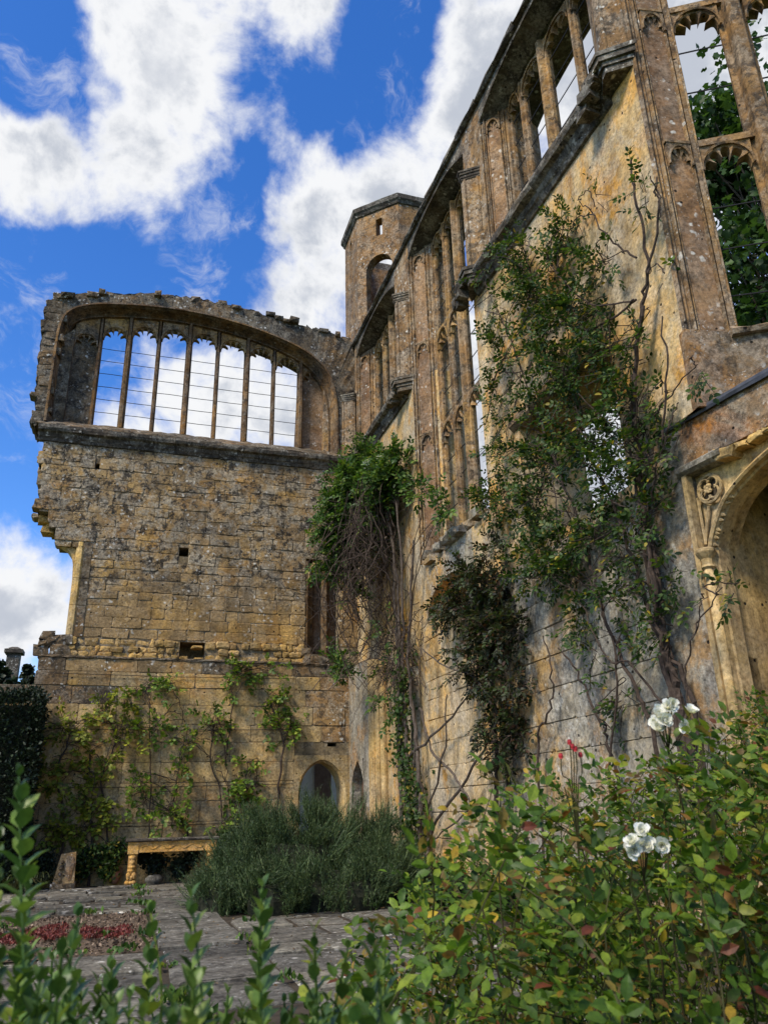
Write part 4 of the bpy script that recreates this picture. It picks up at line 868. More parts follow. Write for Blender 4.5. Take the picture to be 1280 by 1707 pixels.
E3=[(1.24,21.72,3.33,0.22,0.9),(1.58,21.72,3.25,0.28,0.9),(1.87,21.72,3.48,0.19,0.8),(2.27,21.72,4.02,0.35,1),(2.21,21.72,3.68,0.29,1),(1.44,21.72,2.51,0.34,1),(1.28,21.72,2.3,0.21,0.9),(0.43,21.72,2.38,0.24,0.9),(0.58,21.72,1.95,0.33,0.9),(0.3,21.72,2.21,0.24,0.8),(1.2,21.72,1.8,0.33,1),(1.08,21.72,1.49,0.36,1),(1.34,21.72,1.23,0.24,0.9),(2.56,21.72,3.01,0.22,0.8)]
E4=[(2.62,21.72,5.14,0.29,1),(2.97,21.72,5.23,0.33,1),(3.27,21.72,5.19,0.2,0.8),(2.62,21.72,4.82,0.2,0.9),(4.02,21.72,5.1,0.18,0.7),(3.52,21.72,5.3,0.13,0.6)]
E5=[(3.71,21.72,4.2,0.36,1),(3.97,21.72,4.36,0.26,1),(3.56,21.72,4.01,0.23,0.9),(4.25,21.72,3.73,0.33,0.9),(3.97,21.72,3.65,0.29,0.9),(4.55,21.72,3.63,0.15,0.7),(3.62,21.72,4.68,0.13,0.5)]
E6=[(2.9,21.72,2.5,0.28,0.9),(3.06,21.72,2.2,0.34,1),(3.23,21.72,2.72,0.21,0.8),(3.0,21.72,1.76,0.31,1),(3.18,21.72,1.91,0.28,1),(2.58,21.72,1.1,0.3,1),(3.37,21.72,2.35,0.19,0.6)]
FOOT=[(-0.53,21.6,0.62,0.37,1),(0.01,21.6,0.73,0.35,1),(-0.09,21.6,0.34,0.29,1),(-0.77,21.6,0.37,0.31,1),(-1.58,21.6,0.53,0.37,1),(-1.87,21.6,0.29,0.31,0.8),(1.01,21.6,0.43,0.32,1),(1.58,21.6,0.34,0.32,1),(0.72,21.6,0.57,0.26,1),(1.86,21.6,0.53,0.24,1),(2.65,21.6,0.92,0.3,1),(2.52,21.6,0.51,0.33,1)]
TR = [(6.08, 7.69, 2.13), (6.08, 7.75, 2.73), (6.08, 7.88, 3.39), (6.08, 7.91, 4.23), (6.08, 7.91, 5.03), (6.08, 7.81, 5.92), (6.08, 7.63, 6.91), (6.08, 7.25, 7.7), (6.08, 7.19, 8.53), (6.08, 7.09, 9.37)]
off = lambda L, a, b_, c: [(x+a, y+b_*math.sin(i*1.3+c), z) for i, (x, y, z) in enumerate(L)]
rs = [([(6.0, 7.6, 0), (6.05, 7.6, 1.1)]+TR[:8], .06), ([(6.1, 7.8, 0)]+off(TR[:7], .02, .09, .5), .045), ([(5.95, 7.5, 0)]+off(TR[1:6], -.06, .10, 2), .038), ([(6.1, 7.9, 0)]+off(TR[:5], .04, .14, 4), .04),
      ([(6.1, 7.4, 7.4), (6.1, 7.3, 7.75), (6.1, 7.02, 8.3), (6.1, 7.09, 9.4), (6.1, 7.0, 10.0)], .03), ([(6.1, 7.3, 7.7), (6.1, 6.75, 8.7), (6.1, 6.6, 9.3)], .022), ([(6.1, 7.25, 8.5), (6.05, 7.6, 9.0), (6.05, 8.0, 9.9), (6.05, 8.3, 10.4)], .016),
      ([(6.0, 7.69, 1.8), (6.08, 7.81, 2.95), (6.08, 8.12, 3.9), (6.08, 8.31, 4.76), (6.08, 8.62, 5.57), (6.08, 9.13, 6.95)], .035), ([(6.0, 8.3, 0), (6.08, 8.35, 2.18), (6.08, 8.56, 2.85), (6.08, 9.02, 3.8), (6.08, 9.17, 4.51), (6.08, 9.44, 5.51), (6.08, 10.16, 7.47), (6.08, 10.89, 9.56)], .03),
      ([(6.05, 9.1, 0), (6.08, 9.26, 2.1), (6.08, 9.44, 2.58), (6.08, 9.91, 3.3), (6.08, 10.34, 3.72)], .025), ([(6.08, 11.4, 0.5), (6.08, 11.25, 2.41), (6.08, 10.8, 2.81), (6.08, 10.6, 3.32), (6.08, 10.75, 3.99)], .022),
      ([(6.05, 7.32, 7.84), (6.0, 8.26, 8.0), (6.0, 9.3, 8.87), (6.0, 10.03, 10.37), (6.1, 10.55, 11.45)], .018), ([(6.0, 7.3, 7.8), (5.95, 8.2, 8.4), (5.95, 9.2, 9.9), (6.0, 9.9, 10.9)], .014), ([(6.05, 7.46, 6.1), (6.05, 7.01, 6.21), (6.08, 6.52, 6.35)], .014), ([(6.05, 7.3, 5.6), (6.05, 7.0, 6.6), (6.05, 6.9, 7.3)], .018), ([(6.05, 7.9, 4.6), (6.02, 7.4, 5.4), (6.0, 6.95, 5.9)], .016),
      ([(5.9, 7.37, 2.0), (5.9, 7.37, 2.68), (5.88, 7.21, 3.11), (5.86, 6.73, 3.47), (5.85, 6.5, 3.61)], .013), ([(6.05, 8.0, 2.5), (6.0, 8.5, 3.2), (6.0, 9.0, 3.3), (6.0, 9.6, 4.4)], .018), ([(6.05, 9.5, .5), (6.05, 9.4, 1.7), (6.05, 9.0, 2.7), (6.05, 8.9, 3.6), (6.05, 9.3, 4.6)], .022)]
climber('climbing_rose', 'tall climbing rose with dark twisted stems spreading across the sunlit hall wall', ROSE_WALL, rs, 'leaf_climb', .085, (-1, 0, 0), L0=.18, nt_=1.45, bare=.22)
vs_ = [([(6.1, 13.0, 0), (6.1, 12.9, 1.5), (6.1, 12.7, 3.0), (6.1, 12.6, 4.5)], .05), ([(6.1, 12.6, 0), (6.1, 12.4, 2.0), (6.1, 12.2, 3.6)], .035), ([(6.1, 12.6, 4.3), (6.1, 13.4, 5.2), (6.1, 14.5, 5.6)], .02)]
climber('creeping_vine', 'dark reddish vine hanging in a mass below the tall middle window', VINE, vs_, 'leaf_vine', .09, (-1, 0, 0), L0=.16, nt_=1.8, droop=.6, bare=.1)
cs = [([(6.05, 17.2, 0), (5.98, 17.14, 1.03), (5.98, 17.35, 2.14), (5.98, 17.39, 3.44), (5.98, 17.39, 4.8), (5.98, 17.48, 6.27), (5.98, 17.57, 7.84), (5.98, 17.97, 8.96)], .07), ([(6.05, 16.5, 0), (5.98, 16.39, 1.04), (5.98, 16.27, 2.09), (5.98, 16.51, 3.34), (5.98, 16.76, 4.69), (5.98, 16.42, 6.0), (5.98, 16.07, 7.33)], .055),
      ([(6.0, 16.0, .6), (5.98, 15.69, 1.17), (5.98, 13.47, 2.18), (5.98, 12.35, 2.89)], .04), ([(5.98, 16.1, 3.55), (5.98, 15.5, 2.64), (5.98, 14.32, 2.01), (5.98, 13.84, 1.49), (5.98, 15.71, .95)], .03), ([(5.98, 17.83, 2.42), (5.98, 15.47, 2.87), (5.98, 13.54, 3.45)], .035), ([(5.98, 12.34, 2.99), (5.98, 13.22, 3.73), (5.98, 14.63, 4.19), (5.98, 15.96, 4.81)], .025), ([(6.0, 17.3, 3.2), (5.96, 16.9, 3.9), (5.96, 16.4, 3.2), (5.96, 16.6, 2.2)], .03),
      ([(6.0, 17.6, 1.0), (5.95, 17.5, 3.0), (5.95, 17.2, 5.0), (5.95, 17.3, 7.0), (5.9, 17.7, 8.6)], .05), ([(6.0, 17.0, .4), (5.95, 16.95, 2.4), (5.95, 17.0, 4.4), (5.95, 16.9, 6.4), (5.9, 17.0, 8.6)], .05), ([(6.0, 15.9, 1.5), (5.96, 14.8, 2.6), (5.96, 14.5, 3.6)], .025)]
cl1 = climber('rambling_rose', 'bushy bright green rambler with tangled hanging dead stems in the wall corner', CLUMP, cs, 'leaf_bright', .12, (-.6, -.75, 0), L0=.2, nt_=1.75, flat=.9, stem_mat='bark')
db = MB()
for k in range(150):                                             # hanging dead stems
    a = Vector((rng.uniform(5.1, 6.05), rng.uniform(17.2, 19.3), rng.uniform(6.8, 9.6))); ln = rng.uniform(.8, 3.4)
    sw = Vector((rng.gauss(-.1, .45), rng.gauss(-.1, .45), 0)); q = [a, a+sw*.7+Vector((0, 0, rng.uniform(.0, .4))), a+sw*rng.uniform(.8, 1.8)-Vector((0, 0, ln*.35)), a+sw+Vector((rng.gauss(0, .3), rng.gauss(0, .3), -ln*.7)), a+sw*rng.uniform(.2, 1.4)+Vector((rng.gauss(0, .3), rng.gauss(0, .3), -ln))]
    q = [Vector((min(v.x, 6.2), v.y, max(v.z, 4.2))) for v in q]
    db.tube(curve3(q, 5, .02), rng.uniform(.006, .014), 3, False)
for k in range(150):
    a = Vector((rng.uniform(5.75, 6.15), rng.uniform(16.2, 18.6), rng.uniform(4.2, 5.6))); d = Vector((rng.gauss(-.15, .25), rng.gauss(0, .7), rng.gauss(-.2, .5)))
    q = [a, a+d*.5+Vector((0, 0, .15)), a+d]; q = [Vector((min(v.x, 6.2), v.y, v.z)) for v in q]
    db.tube(curve3(q, 4, .02), rng.uniform(.005, .011), 3, False)
db.build('dead_stems', 'twig', cl1, kind='stuff')
n = 1500; p = np.column_stack([nrg.uniform(5.3, 6.2, n), nrg.uniform(17.4, 19.4, n), nrg.uniform(7.2, 9.8, n)])
leafmesh('dark_inner_leaves', p, rv(n)+np.array([0, 0, -.5]), rv(n), nrg.uniform(.05, .10, n), OV, M['leaf_vine'], cl1)  # dark leaf colour carries the shade inside and beneath the crown
# dense ivy sleeve at its foot
n = 2000; h = 4.6*nrg.uniform(0, 1, n)**1.7; p = np.column_stack([6.0+nrg.normal(-.08, .12, n), 17.1-.5*(1-h/4)+.22*np.sin(h*2.6)+nrg.normal(0, .30, n)*(1.25-.2*h), h]); p[:, 0] = np.minimum(p[:, 0], 6.24)
leafmesh('ivy', p, rv(n)+np.array([-.4, -.2, -.6]), rv(n, .5)+np.array([-1., -.4, .4]), nrg.uniform(.06, .11, n), LOBE, M['leaf_climb'], cl1)
# pale blooms on the rambler
for (x, y, z) in ((5.95, 19.0, 10.2), (6.02, 18.1, 10.15), (5.9, 18.9, 10.35)):
    n = 40; c = np.array((x-.25, y-.3, z)); d = unit(rv(n)); leafmesh('flower', c+d*.06*nrg.uniform(.4, 1, (n, 1)), d+rv(n, .4), rv(n), nrg.uniform(.06, .1, n), RH, M['petal'], cl1, kind=None)

wires = []
for z in (3.62, 2.22, 1.3, 5.0):
    o = MB(TL).tube([(-1.8, DL-.05, z), (1, DL-.05, z-.02), (4.4, DL-.05, z+.01)], .008, 4).build('training_wire', 'iron')
    wires.append(o)
for o, w in zip(wires, ('third from the ground, through the espalier crowns', 'second from the ground, below the middle leaf clusters', 'lowest, just above the stone table', 'topmost, just under the rubble ledge')):
    tag(o, 'thin wire stretched along the gable wall, '+w, 'wire', 'training wires on the gable wall')
def esp(blobs, stems, leaf, label, ls=.10):
    return climber('wall_trained_plant', label, blobs, [([(x, 21.78, z) for x, z in s], r) for s, r in stems], leaf, ls, (0, -1, 0), L0=.19, nt_=1.0, flat=.4, cat='climber', tm=LOBE, pairs=1)
esp(E1, [([(-.5, 0), (-.55, 1.2), (-.8, 2.2), (-.75, 3.1)], .04), ([(-.1, .2), (-.2, 1.5), (-.45, 2.4), (-.2, 3.3), (-.5, 4.0)], .03), ([(-1.2, 0), (-1.2, 1.4), (-1.5, 2.6), (-1.3, 3.5)], .03)], 'leaf_yellow', 'yellow-green wall shrub climbing beside the dark hedge')
esp(E2, [([(.8, 1.0), (.75, 2.4), (.6, 3.6), (.5, 4.6)], .018), ([(.5, 4.6), (1.0, 4.75), (1.35, 4.2), (1.5, 3.8)], .014)], 'leaf_esp', 'small wall plant with two leafy tufts high on the golden wall')
esp(E3, [([(1.9, .8), (1.6, 1.3), (1.3, 1.6), (.7, 1.7)], .022), ([(2.6, .9), (2.5, 2.0), (2.2, 2.9), (2.25, 4.0)], .024), ([(2.35, 3.9), (2.6, 2.9), (2.7, 2.0)], .016), ([(1.3, 1.6), (1.4, 2.5), (1.5, 3.3)], .016)], 'leaf_esp', 'green espalier plant spreading above the stone table')
esp(E4, [([(2.6, 3.0), (2.7, 4.2), (2.6, 5.0), (3.0, 5.2)], .018)], 'leaf_esp', 'leafy wall plant just below the rubble ledge')
esp(E5, [([(4.05, 1.2), (4.0, 2.0), (4.1, 3.2), (3.9, 3.9), (3.7, 4.4)], .035), ([(4.1, 3.2), (4.3, 3.7), (4.5, 3.7)], .016)], 'leaf_esp', 'slender trained tree with small crown left of the arched doorway')
esp(E6, [([(2.7, .8), (2.9, 1.6), (3.1, 2.2), (3.2, 2.8)], .022), ([(3.0, 2.0), (3.5, 2.2), (3.8, 2.1)], .014), ([(2.4, 2.6), (2.9, 2.0), (3.6, 2.25)], .012)], 'leaf_esp', 'dark green wall plant above the rosemary bush')

# ================================================================== SHRUBS AND HEDGES
# yew hedge
hd = thing('yew_hedge', 'tall dark clipped hedge at the left edge in front of the gable wall', 'hedge', (-4, 21, 0))
hx0, hx1, hy0, hy1, hz = -7., -1.98, 20.5, 21.75, 4.22
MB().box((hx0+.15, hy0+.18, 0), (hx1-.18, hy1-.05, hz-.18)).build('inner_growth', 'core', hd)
n = 17000; f = nrg.uniform(0, 1, n); a = nrg.uniform(0, 1, (n, 2)); p = np.zeros((n, 3)); nn = np.zeros((n, 3))
m1 = f < .5; p[m1] = np.column_stack([hx1-3.2*a[m1, 0], np.full(m1.sum(), hy0), hz*a[m1, 1]]); nn[m1] = (0, -1, .2)
m2 = (f >= .5) & (f < .8); p[m2] = np.column_stack([np.full(m2.sum(), hx1), hy0+(hy1-hy0)*a[m2, 0], hz*a[m2, 1]]); nn[m2] = (1, -.2, .2)
m3 = f >= .8; p[m3] = np.column_stack([hx1-3.2*a[m3, 0], hy0+(hy1-hy0)*a[m3, 1], np.full(m3.sum(), hz)]); nn[m3] = (0, -.2, 1)
p += rv(n, .07)+.10*np.sin(p[:, [1, 2, 0]]*2.3)
leafmesh('foliage', p, nn+rv(n, .7), rv(n), nrg.uniform(.06, .13, n), RH, M['leaf_dark'], hd)
# foot-of-wall shrubs
def shrub(name, label, blobs, leaf, ls, tm=OV, dens=420, core=True, cat='shrub'):
    root = thing(name, label, cat, (blobs[0][0], blobs[0][1], 0)); P = []
    for x, y, z, r, dn in blobs:
        n = int(dens*dn*max(r, .2)**2*8); d = unit(rv(n)); P.append(np.array((x, y, z))+d*(r*nrg.uniform(.35, 1.05, (n, 1)))*np.array([1, .55, 1]))
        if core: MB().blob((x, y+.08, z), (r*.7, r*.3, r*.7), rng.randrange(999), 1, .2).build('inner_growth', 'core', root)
    p = np.concatenate(P); p[:, 2] = np.maximum(p[:, 2], .02); n = len(p)
    leafmesh('foliage', p, rv(n)+np.array([0, -.3, .2]), rv(n, .6)+np.array([0, -.6, .6]), nrg.uniform(.7, 1.2, n)*ls, tm, M[leaf], root)
    return root
shrub('wall_foot_shrub', 'dark leafy shrub at the wall foot between the carved fragment and the urn', FOOT[:4], 'leaf_climb', .09)
shrub('wall_foot_shrub', 'dark shrub at the wall foot left of the carved fragment', FOOT[4:6], 'leaf_dark', .09)
shrub('wall_foot_shrub', 'dark foliage growing underneath the stone table', FOOT[6:10], 'leaf_dark', .09)
shrub('wall_foot_shrub', 'dark shrub between the stone table and the rosemary bush', FOOT[10:], 'leaf_climb', .09)
for (x, y, r, lf, lab) in ((5.5, 9.2, .5, 'leaf_bright', 'low green shrub at the foot of the hall wall, nearest the fireplace'), (5.6, 11.2, .45, 'leaf_climb', 'dark low shrub at the hall wall foot below the vine'), (5.6, 14.3, .5, 'leaf_climb', 'low shrub at the hall wall foot beside the rosemary'), (5.4, 12.8, .4, 'leaf_bright', 'small bright shrub on the bed between two darker shrubs by the hall wall')):
    shrub('bed_shrub', lab, [(x, y, r*.6, r, .8), (x-.2, y+.45, r*.5, r*.8, .8), (x+.15, y-.5, r*.45, r*.7, .8)], lf, .075)
for (x, y, lab) in ((-1.55, 21.0, 'strappy grass tuft nearest the carved stone fragment'), (-2.0, 20.4, 'strappy grass tuft at the hedge corner')):
    t = MB()
    for k in range(60):
        a = rng.uniform(0, 6.28); l = rng.uniform(.5, 1.0); ca, sa = math.cos(a), math.sin(a); w = .012
        pts = [(x+ca*l*f*.8, y+sa*l*f*.5, l*(1.3*f-1.0*f*f)) for f in (0, .3, .6, .85, 1)]
        t.strip([(px-sa*w, py+ca*w, pz) for px, py, pz in pts], [(px+sa*w, py-ca*w, pz) for px, py, pz in pts])
    tag(t.build('grass_tuft', 'strap'), lab, 'grass')
# rosemary
ro = thing('rosemary_bush', 'large grey-green rosemary bush spreading over the paving in front of the doorway', 'shrub', (3.4, 15.2, 0))
RB = [(1.75, 14.7, 0, .55, .5, .55), (2.5, 14.1, 0, .6, .5, .6), (3.9, 14.0, 0, .7, .5, .65), (2.7, 15.6, 0, .7, .7, 1.75), (3.7, 15.9, 0, .7, .7, 1.95), (4.9, 15.9, 0, .7, .7, 1.55), (2.2, 15.8, 0, .6, .6, 1.25), (3.1, 15.3, 0, 1.5, 1.25, 1.55), (4.3, 15.7, 0, 1.25, 1.2, 1.7), (2.1, 15.1, 0, .85, .9, .75), (3.3, 14.5, 0, 1.3, .95, .85), (4.6, 14.9, 0, .9, .8, .9)]
P = []; D = []
for x, y, z, rx, ry, rz in RB:
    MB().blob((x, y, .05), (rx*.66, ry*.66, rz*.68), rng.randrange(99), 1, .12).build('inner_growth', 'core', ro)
    nt2 = int(46*rx*rz)+4; d = unit(rv(nt2)); d[:, 2] = np.abs(d[:, 2])*.95; s = nrg.uniform(.55, 1.02, (nt2, 1))
    ctr_ = np.array((x, y, 0))+d*np.array((rx, ry, rz))*s; td = unit(d*np.array((.75, .75, .45))+np.array((0, 0, .75))+rv(nt2, .25)); m_ = 22
    P.append(np.repeat(ctr_, m_, 0)+rv(nt2*m_, .075)); D.append(unit(np.repeat(td, m_, 0)+rv(nt2*m_, .20)))
P = np.concatenate(P); D = np.concatenate(D); n = len(P); Ls = nrg.uniform(.16, .46, n)
tall = nrg.uniform(0, 1, n) < .06; Ls[tall] *= 1.5
NP = []; NA = []; NS = []
for k in range(17):
    f = (k+.5)/17; NP.append(P+D*(Ls*f)[:, None]+np.column_stack([.03*np.sin(P[:, 0]*9)*f*f*5*Ls, 0*f*Ls, 0*Ls])); a = unit(rv(n)); NA.append(unit(a*.8+D*.9)); NS.append(np.full(n, .075*(1-.45*f)))
NP.append(P); NA.append(D); NS.append(Ls*1.03)
NEEDW = (NEED[0]*np.array([1.5, 1, 1]), NEED[1])
q = np.concatenate(NP[:-1]); leafmesh('needles', q, np.concatenate(NA[:-1]), rv(len(q)), np.concatenate(NS[:-1]), NEEDW, M['needle'], ro)
leafmesh('shoots', P, D, rv(n), Ls, (NEED[0]*np.array([.35, 1, 1]), NEED[1]), M['needle'], ro)
# near box hedge
bx = thing('box_hedge', 'low box hedge with upright leafy shoots along the bottom edge', 'hedge', (.15, 1.5, 0))
tx = [-.2, -.13, -.10, -.05, .03, .09, .13, .17, .21, .25, .3, .36, .42]; tz = [-.09, -.09, -.11, -.125, -.13, -.15, -.165, -.17, -.18, -.19, -.21, -.235, -.27]
LP = []; LA_ = []; LN = []; LZ = []; stb = MB()
shoots = [(rng.uniform(-.17, .40), rng.uniform(.85, 1.8), None) for _ in range(200)]+[(-.108, 1.25, .045), (-.085, 1.3, -.055), (-.12, 1.4, -.02), (.045, 1.45, -.10), (.088, 1.2, -.088), (.168, 1.35, -.080), (.172, 1.6, -.11), (.23, 1.3, -.13), (.30, 1.2, -.135), (.315, 1.4, -.14), (-.03, 1.3, -.10), (.27, 1.5, -.15)]
for t, y, top in shoots:
    zt = 1.5+y*(np.interp(t, tx, tz)+(rng.uniform(-.14, -.005)) if top is None else top); x = t*y; ln = rng.uniform(.22, .34)
    a = Vector((x+rng.gauss(0, .02), y+rng.gauss(0, .02), zt-ln)); e = Vector((x, y, zt)); c = curve3([a, (a+e)/2+Vector((rng.gauss(0, .008), rng.gauss(0, .008), 0)), e], 6)
    stb.tube(c, [.0022]*len(c), 4, False); m = 15
    for k in range(m):
        f = k/(m-1); q = a.lerp(e, f); ph = (k % 2)*1.57+t*40; size = .045*(.65+.35*math.sin(math.pi*min(1, f*1.05)**.7))*(1 if f < .9 else .75)
        for sg in (0, math.pi):
            s_ = Vector((math.cos(ph+sg), math.sin(ph+sg), 0)); LP.append(q); LA_.append(s_*(.95-.5*f)+Vector((0, 0, .35+.6*f))); LN.append(Vector((0, 0, 1))-s_*.6+Vector((rng.gauss(0, .2), rng.gauss(0, .2), 0))); LZ.append(size*rng.uniform(.8, 1.15))
stb.build('stems', 'leaf_box', bx)
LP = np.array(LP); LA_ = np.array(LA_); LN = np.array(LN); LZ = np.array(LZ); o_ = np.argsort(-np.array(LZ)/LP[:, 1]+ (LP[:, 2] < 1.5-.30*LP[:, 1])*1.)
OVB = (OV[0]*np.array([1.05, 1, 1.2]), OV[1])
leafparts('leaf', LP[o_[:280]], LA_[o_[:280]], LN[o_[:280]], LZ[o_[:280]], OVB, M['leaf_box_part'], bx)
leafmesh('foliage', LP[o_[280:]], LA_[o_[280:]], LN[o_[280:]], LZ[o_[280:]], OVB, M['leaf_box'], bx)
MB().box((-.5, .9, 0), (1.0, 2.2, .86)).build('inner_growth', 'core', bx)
# foreground rose bush
rb = thing('rose_bush', 'big leafy rose bush with white blooms filling the lower right foreground', 'shrub', (2.2, 3.2, 0))
rt = [.22, .27, .33, .38, .45, .5, .57, .64, .7, .76, .82, .9, .97, 1.1, 1.25]; rz_ = [-.27, -.18, -.13, -.085, -.02, .025, .0, .0, .015, .045, .065, .115, .14, .17, .18]
cb = MB(); LP = []; LR = []
for k in range(640):
    y = 1.7+2.9*rng.random()**1.0; t = .24+.95*rng.random()**.85; x = t*y
    edge = min(1, (t-.22)/.16)
    zt = 1.5+y*np.interp(t, rt, rz_); zt = zt*1.0-rng.random()**1.4*1.15*(.6 if edge < 1 else 1)-.02
    if rng.random() < .16: zt = 1.5+y*(np.interp(t, rt, rz_)+rng.uniform(0, .035))
    tip = Vector((x, y, max(.45, zt))); base = Vector((x+rng.gauss(.15, .3), y+rng.gauss(.1, .3), max(.0, tip.z-rng.uniform(.7, 1.1)))); mid = (tip*.55+base*.45)+Vector((rng.gauss(.04, .1), rng.gauss(0, .1), .12))
    c = curve3([base, mid, tip], 6); n = len(c); cb.tube(c, [.0038*(1-.6*i/n) for i in range(n)], 4, False)
    m = rng.randint(9, 15)
    for j in range(m):
        f = .25+.75*(j+rng.random())/m; i = min(n-2, int(f*(n-1))); q = c[i].lerp(c[i+1], f*(n-1)-i); d = (c[i+1]-c[i]).normalized()
        LP.append(q); LR.append(d*.5+Vector((rng.gauss(0, .7), rng.gauss(-.15, .7), rng.gauss(.1, .45))))
cb.build('canes', 'cane', rb)
LP = np.array(LP); LR = np.array(LR); n = len(LP)
P_, A_2, N_, Z_ = compound(LP, LR, rv(n, .35)+np.array([0, -.35, 1.]), nrg.uniform(.07, .13, n), nrg.uniform(.024, .055, n), 2)
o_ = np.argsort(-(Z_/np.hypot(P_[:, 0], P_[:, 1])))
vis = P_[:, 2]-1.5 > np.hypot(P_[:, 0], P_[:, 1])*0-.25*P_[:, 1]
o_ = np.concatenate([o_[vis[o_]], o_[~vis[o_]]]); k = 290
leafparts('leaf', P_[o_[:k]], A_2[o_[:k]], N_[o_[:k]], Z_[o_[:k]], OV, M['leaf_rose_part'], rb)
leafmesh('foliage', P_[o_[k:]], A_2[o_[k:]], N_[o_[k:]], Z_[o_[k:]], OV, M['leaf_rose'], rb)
PET = (np.array([(0, 0, 0), (-.42, .45, .10), (0, .45, -.06), (.42, .45, .10), (-.30, .92, .26), (0, 1.0, .20), (.30, .92, .26)], float), [(0, 2, 1), (0, 3, 2), (1, 2, 5), (1, 5, 4), (2, 3, 6), (2, 6, 5)])
def bloom(c, r):
    fd = Vector((rng.gauss(-.45, .35), rng.gauss(-.75, .3), rng.gauss(.45, .3))).normalized(); u = fd.orthogonal().normalized(); v = fd.cross(u); P = []; A = []; N = []; Z = []
    for ring, (cnt, tilt, sz) in enumerate(((7, 1.25, 1.0), (6, .85, .85), (5, .5, .65), (4, .2, .45))):
        for q in range(cnt):
            a = 2*math.pi*(q+.5*ring)/cnt+rng.gauss(0, .15); rad = u*math.cos(a)+v*math.sin(a); ti = tilt+rng.gauss(0, .12)
            P.append(Vector(c)+rad*r*.08); A.append(rad*math.sin(ti)+fd*math.cos(ti)); N.append(fd*math.sin(ti)-rad*math.cos(ti)); Z.append(r*sz*rng.uniform(.85, 1.12))
    return leafmesh('bloom', np.array(P), np.array(A), np.array(N), np.array(Z), PET, M['petal'], rb, kind=None)
for cc, cnt, spread in (((1.435, 1.9, 1.725), 11, .028), ((1.245, 1.82, 1.41), 6, .020), ((1.205, 1.82, 1.40), 3, .012)):
    hub = Vector(cc)+Vector((.03, .05, -.09)); stm = MB(); stm.tube(curve3([hub+Vector((.06, .12, -.45)), hub+Vector((.05, .04, -.2)), hub], 5), .003, 4, False)
    for k in range(cnt):
        c_ = (cc[0]+rng.gauss(0, spread), cc[1]+rng.gauss(0, spread), cc[2]+rng.gauss(0, spread*.6)); bloom(c_, .021); stm.tube([hub, (hub+Vector(c_))/2+Vector((0, 0, -.008)), c_], .0016, 4, False)
    stm.build('flower_stem', 'cane', rb)
for (x, y, z) in ((1.19, 2.0, 1.655), (1.17, 1.98, 1.665), (1.21, 2.02, 1.65), (1.15, 2.0, 1.63), (1.23, 2.03, 1.635)):
    MB().blob((x, y, z), (.007, .007, .009), 3, 1, .1).build('rose_hip', 'hip', rb, smooth=True)
    MB().tube(curve3([(x, y, z), (x+.005, y+.01, z-.05), (1.20+(x-1.19)*.3, 2.03, 1.55), (1.22, 2.08, 1.35)], 4), .0016, 4, False).build('hip_stem', 'cane', rb)

# ================================================================== TREES
def tree(name, label, base, crown, nclump, leaf, ls, tr=.3, tm=LOBE, per=130):
    root = thing(name, label, 'tree', base); c = Vector(crown[:3]); R = Vector(crown[3:])
    b = MB(); top = c+Vector((0, 0, R.z*.3)); tp = curve3([base, (Vector(base)+c)/2+Vector((.2, .1, 0)), top], 6); b.tube(tp, [tr*(1-.75*i/len(tp)) for i in range(len(tp))], 8); b.build('trunk', 'bark', root)
    P = []; A = []; lb = MB()
    for k in range(nclump):
        d = Vector((rng.gauss(0, 1), rng.gauss(0, 1), rng.gauss(0, 1))).normalized(); f = rng.uniform(.45, 1.0); q = c+Vector((d.x*R.x, d.y*R.y, d.z*R.z))*f; rr = rng.uniform(.10, .22)*max(R)
        s = tp[rng.randrange(len(tp)//2, len(tp))]; lb.tube(curve3([s, (s+q)/2+Vector((rng.gauss(0, .2), rng.gauss(0, .2), .2)), q], 4, .03), [.05, .045, .04, .035, .03, .025, .02, .018, .015], 4, False)
        dd = unit(rv(per)); P.append(np.array(q)+dd*rr*nrg.uniform(.2, 1, (per, 1))*np.array([1, 1, .6])); A.append(dd*.6+rv(per, .5)+np.array([0, 0, -.3]))
    lb.build('branches', 'bark', root); p = np.concatenate(P); a = np.concatenate(A); n = len(p)
    leafmesh('crown', p, a, rv(n, .6)+np.array([0, 0, 1.]), nrg.uniform(.7, 1.2, n)*ls, tm, M[leaf], root)
tree('broadleaf_tree', 'tall green tree seen through the open bay window lights', (17.6, 14.4, 0), (17.2, 14.2, 17.2, 3.0, 2.8, 6.9), 120, 'leaf_tree', .26, .35, per=95)
tree('broadleaf_tree', 'dark tree partly hiding the stone pillar at the far left', (-5.6, 37, 0), (-5.9, 37, 6.4, 1.6, 1.4, 1.9), 40, 'leaf_dark', .22, .2)
tree('broadleaf_tree', 'small dark tree crown between the stone pillar and the gable wall', (-4.2, 38, 0), (-4.1, 38, 6.6, .7, .8, 1.6), 22, 'leaf_dark', .22, .15)
pl = thing('stone_pillar', 'distant capped stone pillar above the trees at the far left', 'pillar', (-5.2, 40, 0))
MB().prism([(-5.5, 39.7), (-4.95, 39.7), (-4.95, 40.3), (-5.5, 40.3)], 0, 8.75).build('shaft', 'darktrim', pl)
MB().prism([(-5.62, 39.58), (-4.83, 39.58), (-4.83, 40.42), (-5.62, 40.42)], 8.75, 8.92).build('cap', 'darktrim', pl)
MB().add([(-5.58, 39.62, 8.92), (-4.87, 39.62, 8.92), (-4.87, 40.38, 8.92), (-5.58, 40.38, 8.92), (-5.35, 39.85, 9.06), (-5.1, 39.85, 9.06), (-5.1, 40.15, 9.06), (-5.35, 40.15, 9.06)], [(0, 1, 5, 4), (1, 2, 6, 5), (2, 3, 7, 6), (3, 0, 4, 7), (4, 5, 6, 7)]).build('cap_top', 'darktrim', pl)

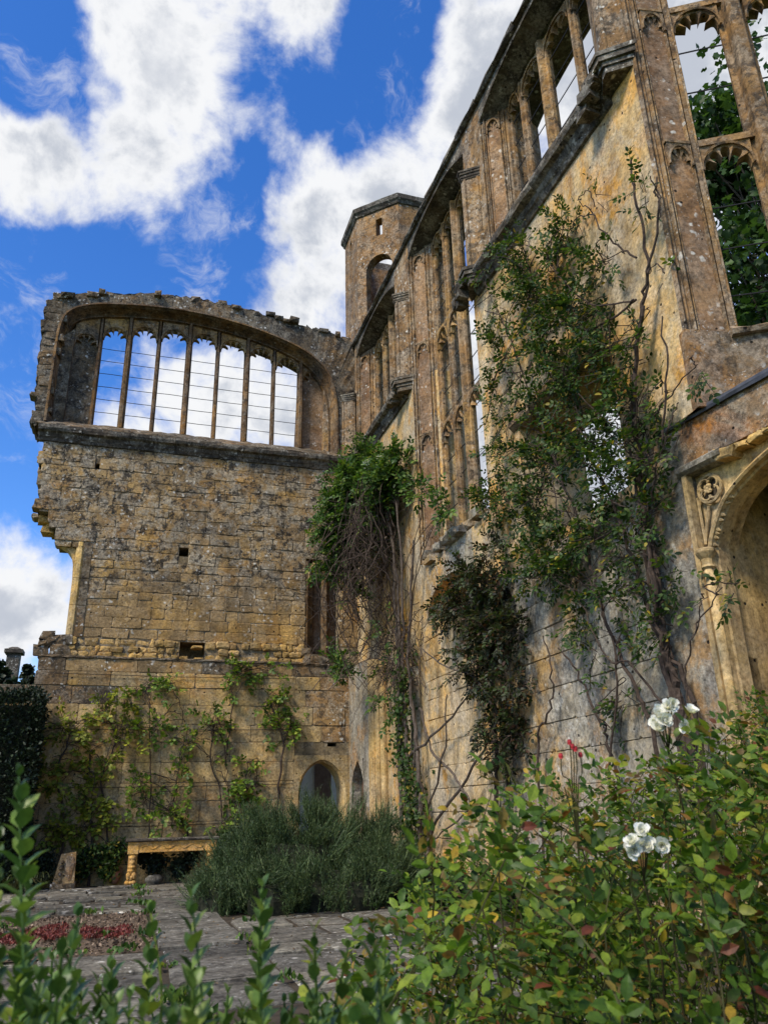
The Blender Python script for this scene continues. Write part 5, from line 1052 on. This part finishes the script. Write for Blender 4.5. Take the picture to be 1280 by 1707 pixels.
# ================================================================== SMALL OBJECTS
tb = thing('stone_table', 'ochre carved stone table with figure legs standing against the gable wall', 'table', (1.35, 21.3, 0))
T0 = lambda s, d, z: (s, 21.08+d, z)
run(T0, .26, 2.44, [(-.04, .94), (-.06, .96), (-.06, .99), (-.03, 1.01), (.50, 1.01), (.50, .94)], 'darktrim', tb, 'table_top', .2, .006)
MB(T0).box((.33, 0, .70), (2.37, .42, .94)).build('frieze', 'bench', tb)
MB(T0).tube([(.62+1.45*i/60, -.008, .82+.04*math.sin(i/60*8*math.pi)) for i in range(61)], .007, 5).build('carved_wave', 'bench', tb)
for z in (.72, .925): MB(T0).box((.60, -.014, z-.012), (2.10, .0, z+.012)).build('fillet', 'bench', tb)
for x in (.32, 2.14):
    MB(T0).box((x, -.015, .68), (x+.24, .40, .945)).build('corner_block', 'bench', tb)
    lg = MB(T0).box((x+.03, .05, .05), (x+.23, .38, .68)).build('leg', 'bench', tb)
    b = MB(T0); xc = x+.12
    for dx, dy, z, r in ((0, .0, .60, (.10, .09, .07)), (0, -.03, .50, (.07, .08, .08)), (0, -.04, .40, (.09, .09, .06)), (0, -.02, .32, (.10, .09, .07)), (-.06, -.05, .22, (.06, .08, .09)), (.06, -.05, .22, (.06, .08, .09)), (0, -.04, .18, (.07, .08, .07)), (-.07, -.05, .07, (.07, .09, .06)), (.07, -.05, .07, (.07, .09, .06)), (0, -.03, .06, (.12, .1, .06))):
        b.blob((xc+dx, .03+dy, z), r, int(z*100), 1, .12)
    b.build('carved_figure', 'bench', lg, smooth=True)
    MB(T0).box((x-.02, -.08, -.01), (x+.26, .40, .05)).build('plinth', 'upper', lg)
ur = thing('two_handled_urn', 'small terracotta two-handled urn left of the stone table', 'urn', (.08, 21.75, 0))
MB().lathe([(.05, 0), (.09, .05), (.13, .14), (.14, .22), (.10, .29), (.055, .32), (.05, .36), (.075, .38), (.06, .38), (.04, .35)], (.08, 21.75, .01), 18).build('body', 'terra', ur, smooth=True)
for sg in (-1, 1): MB().tube(curve3([(.08+sg*.055, 21.75, .36), (.08+sg*.13, 21.75, .36), (.08+sg*.15, 21.75, .30), (.08+sg*.12, 21.75, .25)], 5), .014, 6).build('handle', 'terra', ur, smooth=True)
bo = MB().blob((.97, 21.15, .10), (.23, .17, .13), 12, 1, .08); bo = bo.build('boulder', 'paving', smooth=True); tag(bo, 'rounded grey boulder lying under the stone table', 'stone')
fr_ = thing('carved_fragment', 'weathered carved stone fragment standing left of the urn', 'stone', (-1.03, 21, 0))
MB().prism([(-1.30, 20.85), (-.78, 20.85), (-.76, 21.75), (-1.28, 21.75)], -.01, .13).build('foot', 'upper', fr_)
MB().add([(-1.26, 20.88, .13), (-.80, 20.88, .13), (-.80, 21.18, .13), (-1.26, 21.18, .13), (-1.14, 20.92, .74), (-.82, 20.90, .78), (-.82, 21.16, .78), (-1.14, 21.15, .74)], [(0, 1, 5, 4), (1, 2, 6, 5), (2, 3, 7, 6), (3, 0, 4, 7), (4, 5, 6, 7)]).build('block', 'rubblewall', fr_)
b = MB()
for z, r in ((.2, .06), (.33, .05), (.46, .06), (.58, .045)): b.blob((-1.13+.1*(z-.2), 20.87, z), (r, .04, r), int(z*50), 1, .2)
b.build('scroll_carving', 'upper', fr_)
MB().blob((-.93, 20.9, .45), (.12, .05, .28), 5, 1, .2).build('moss_patch', 'orangelichen', fr_)
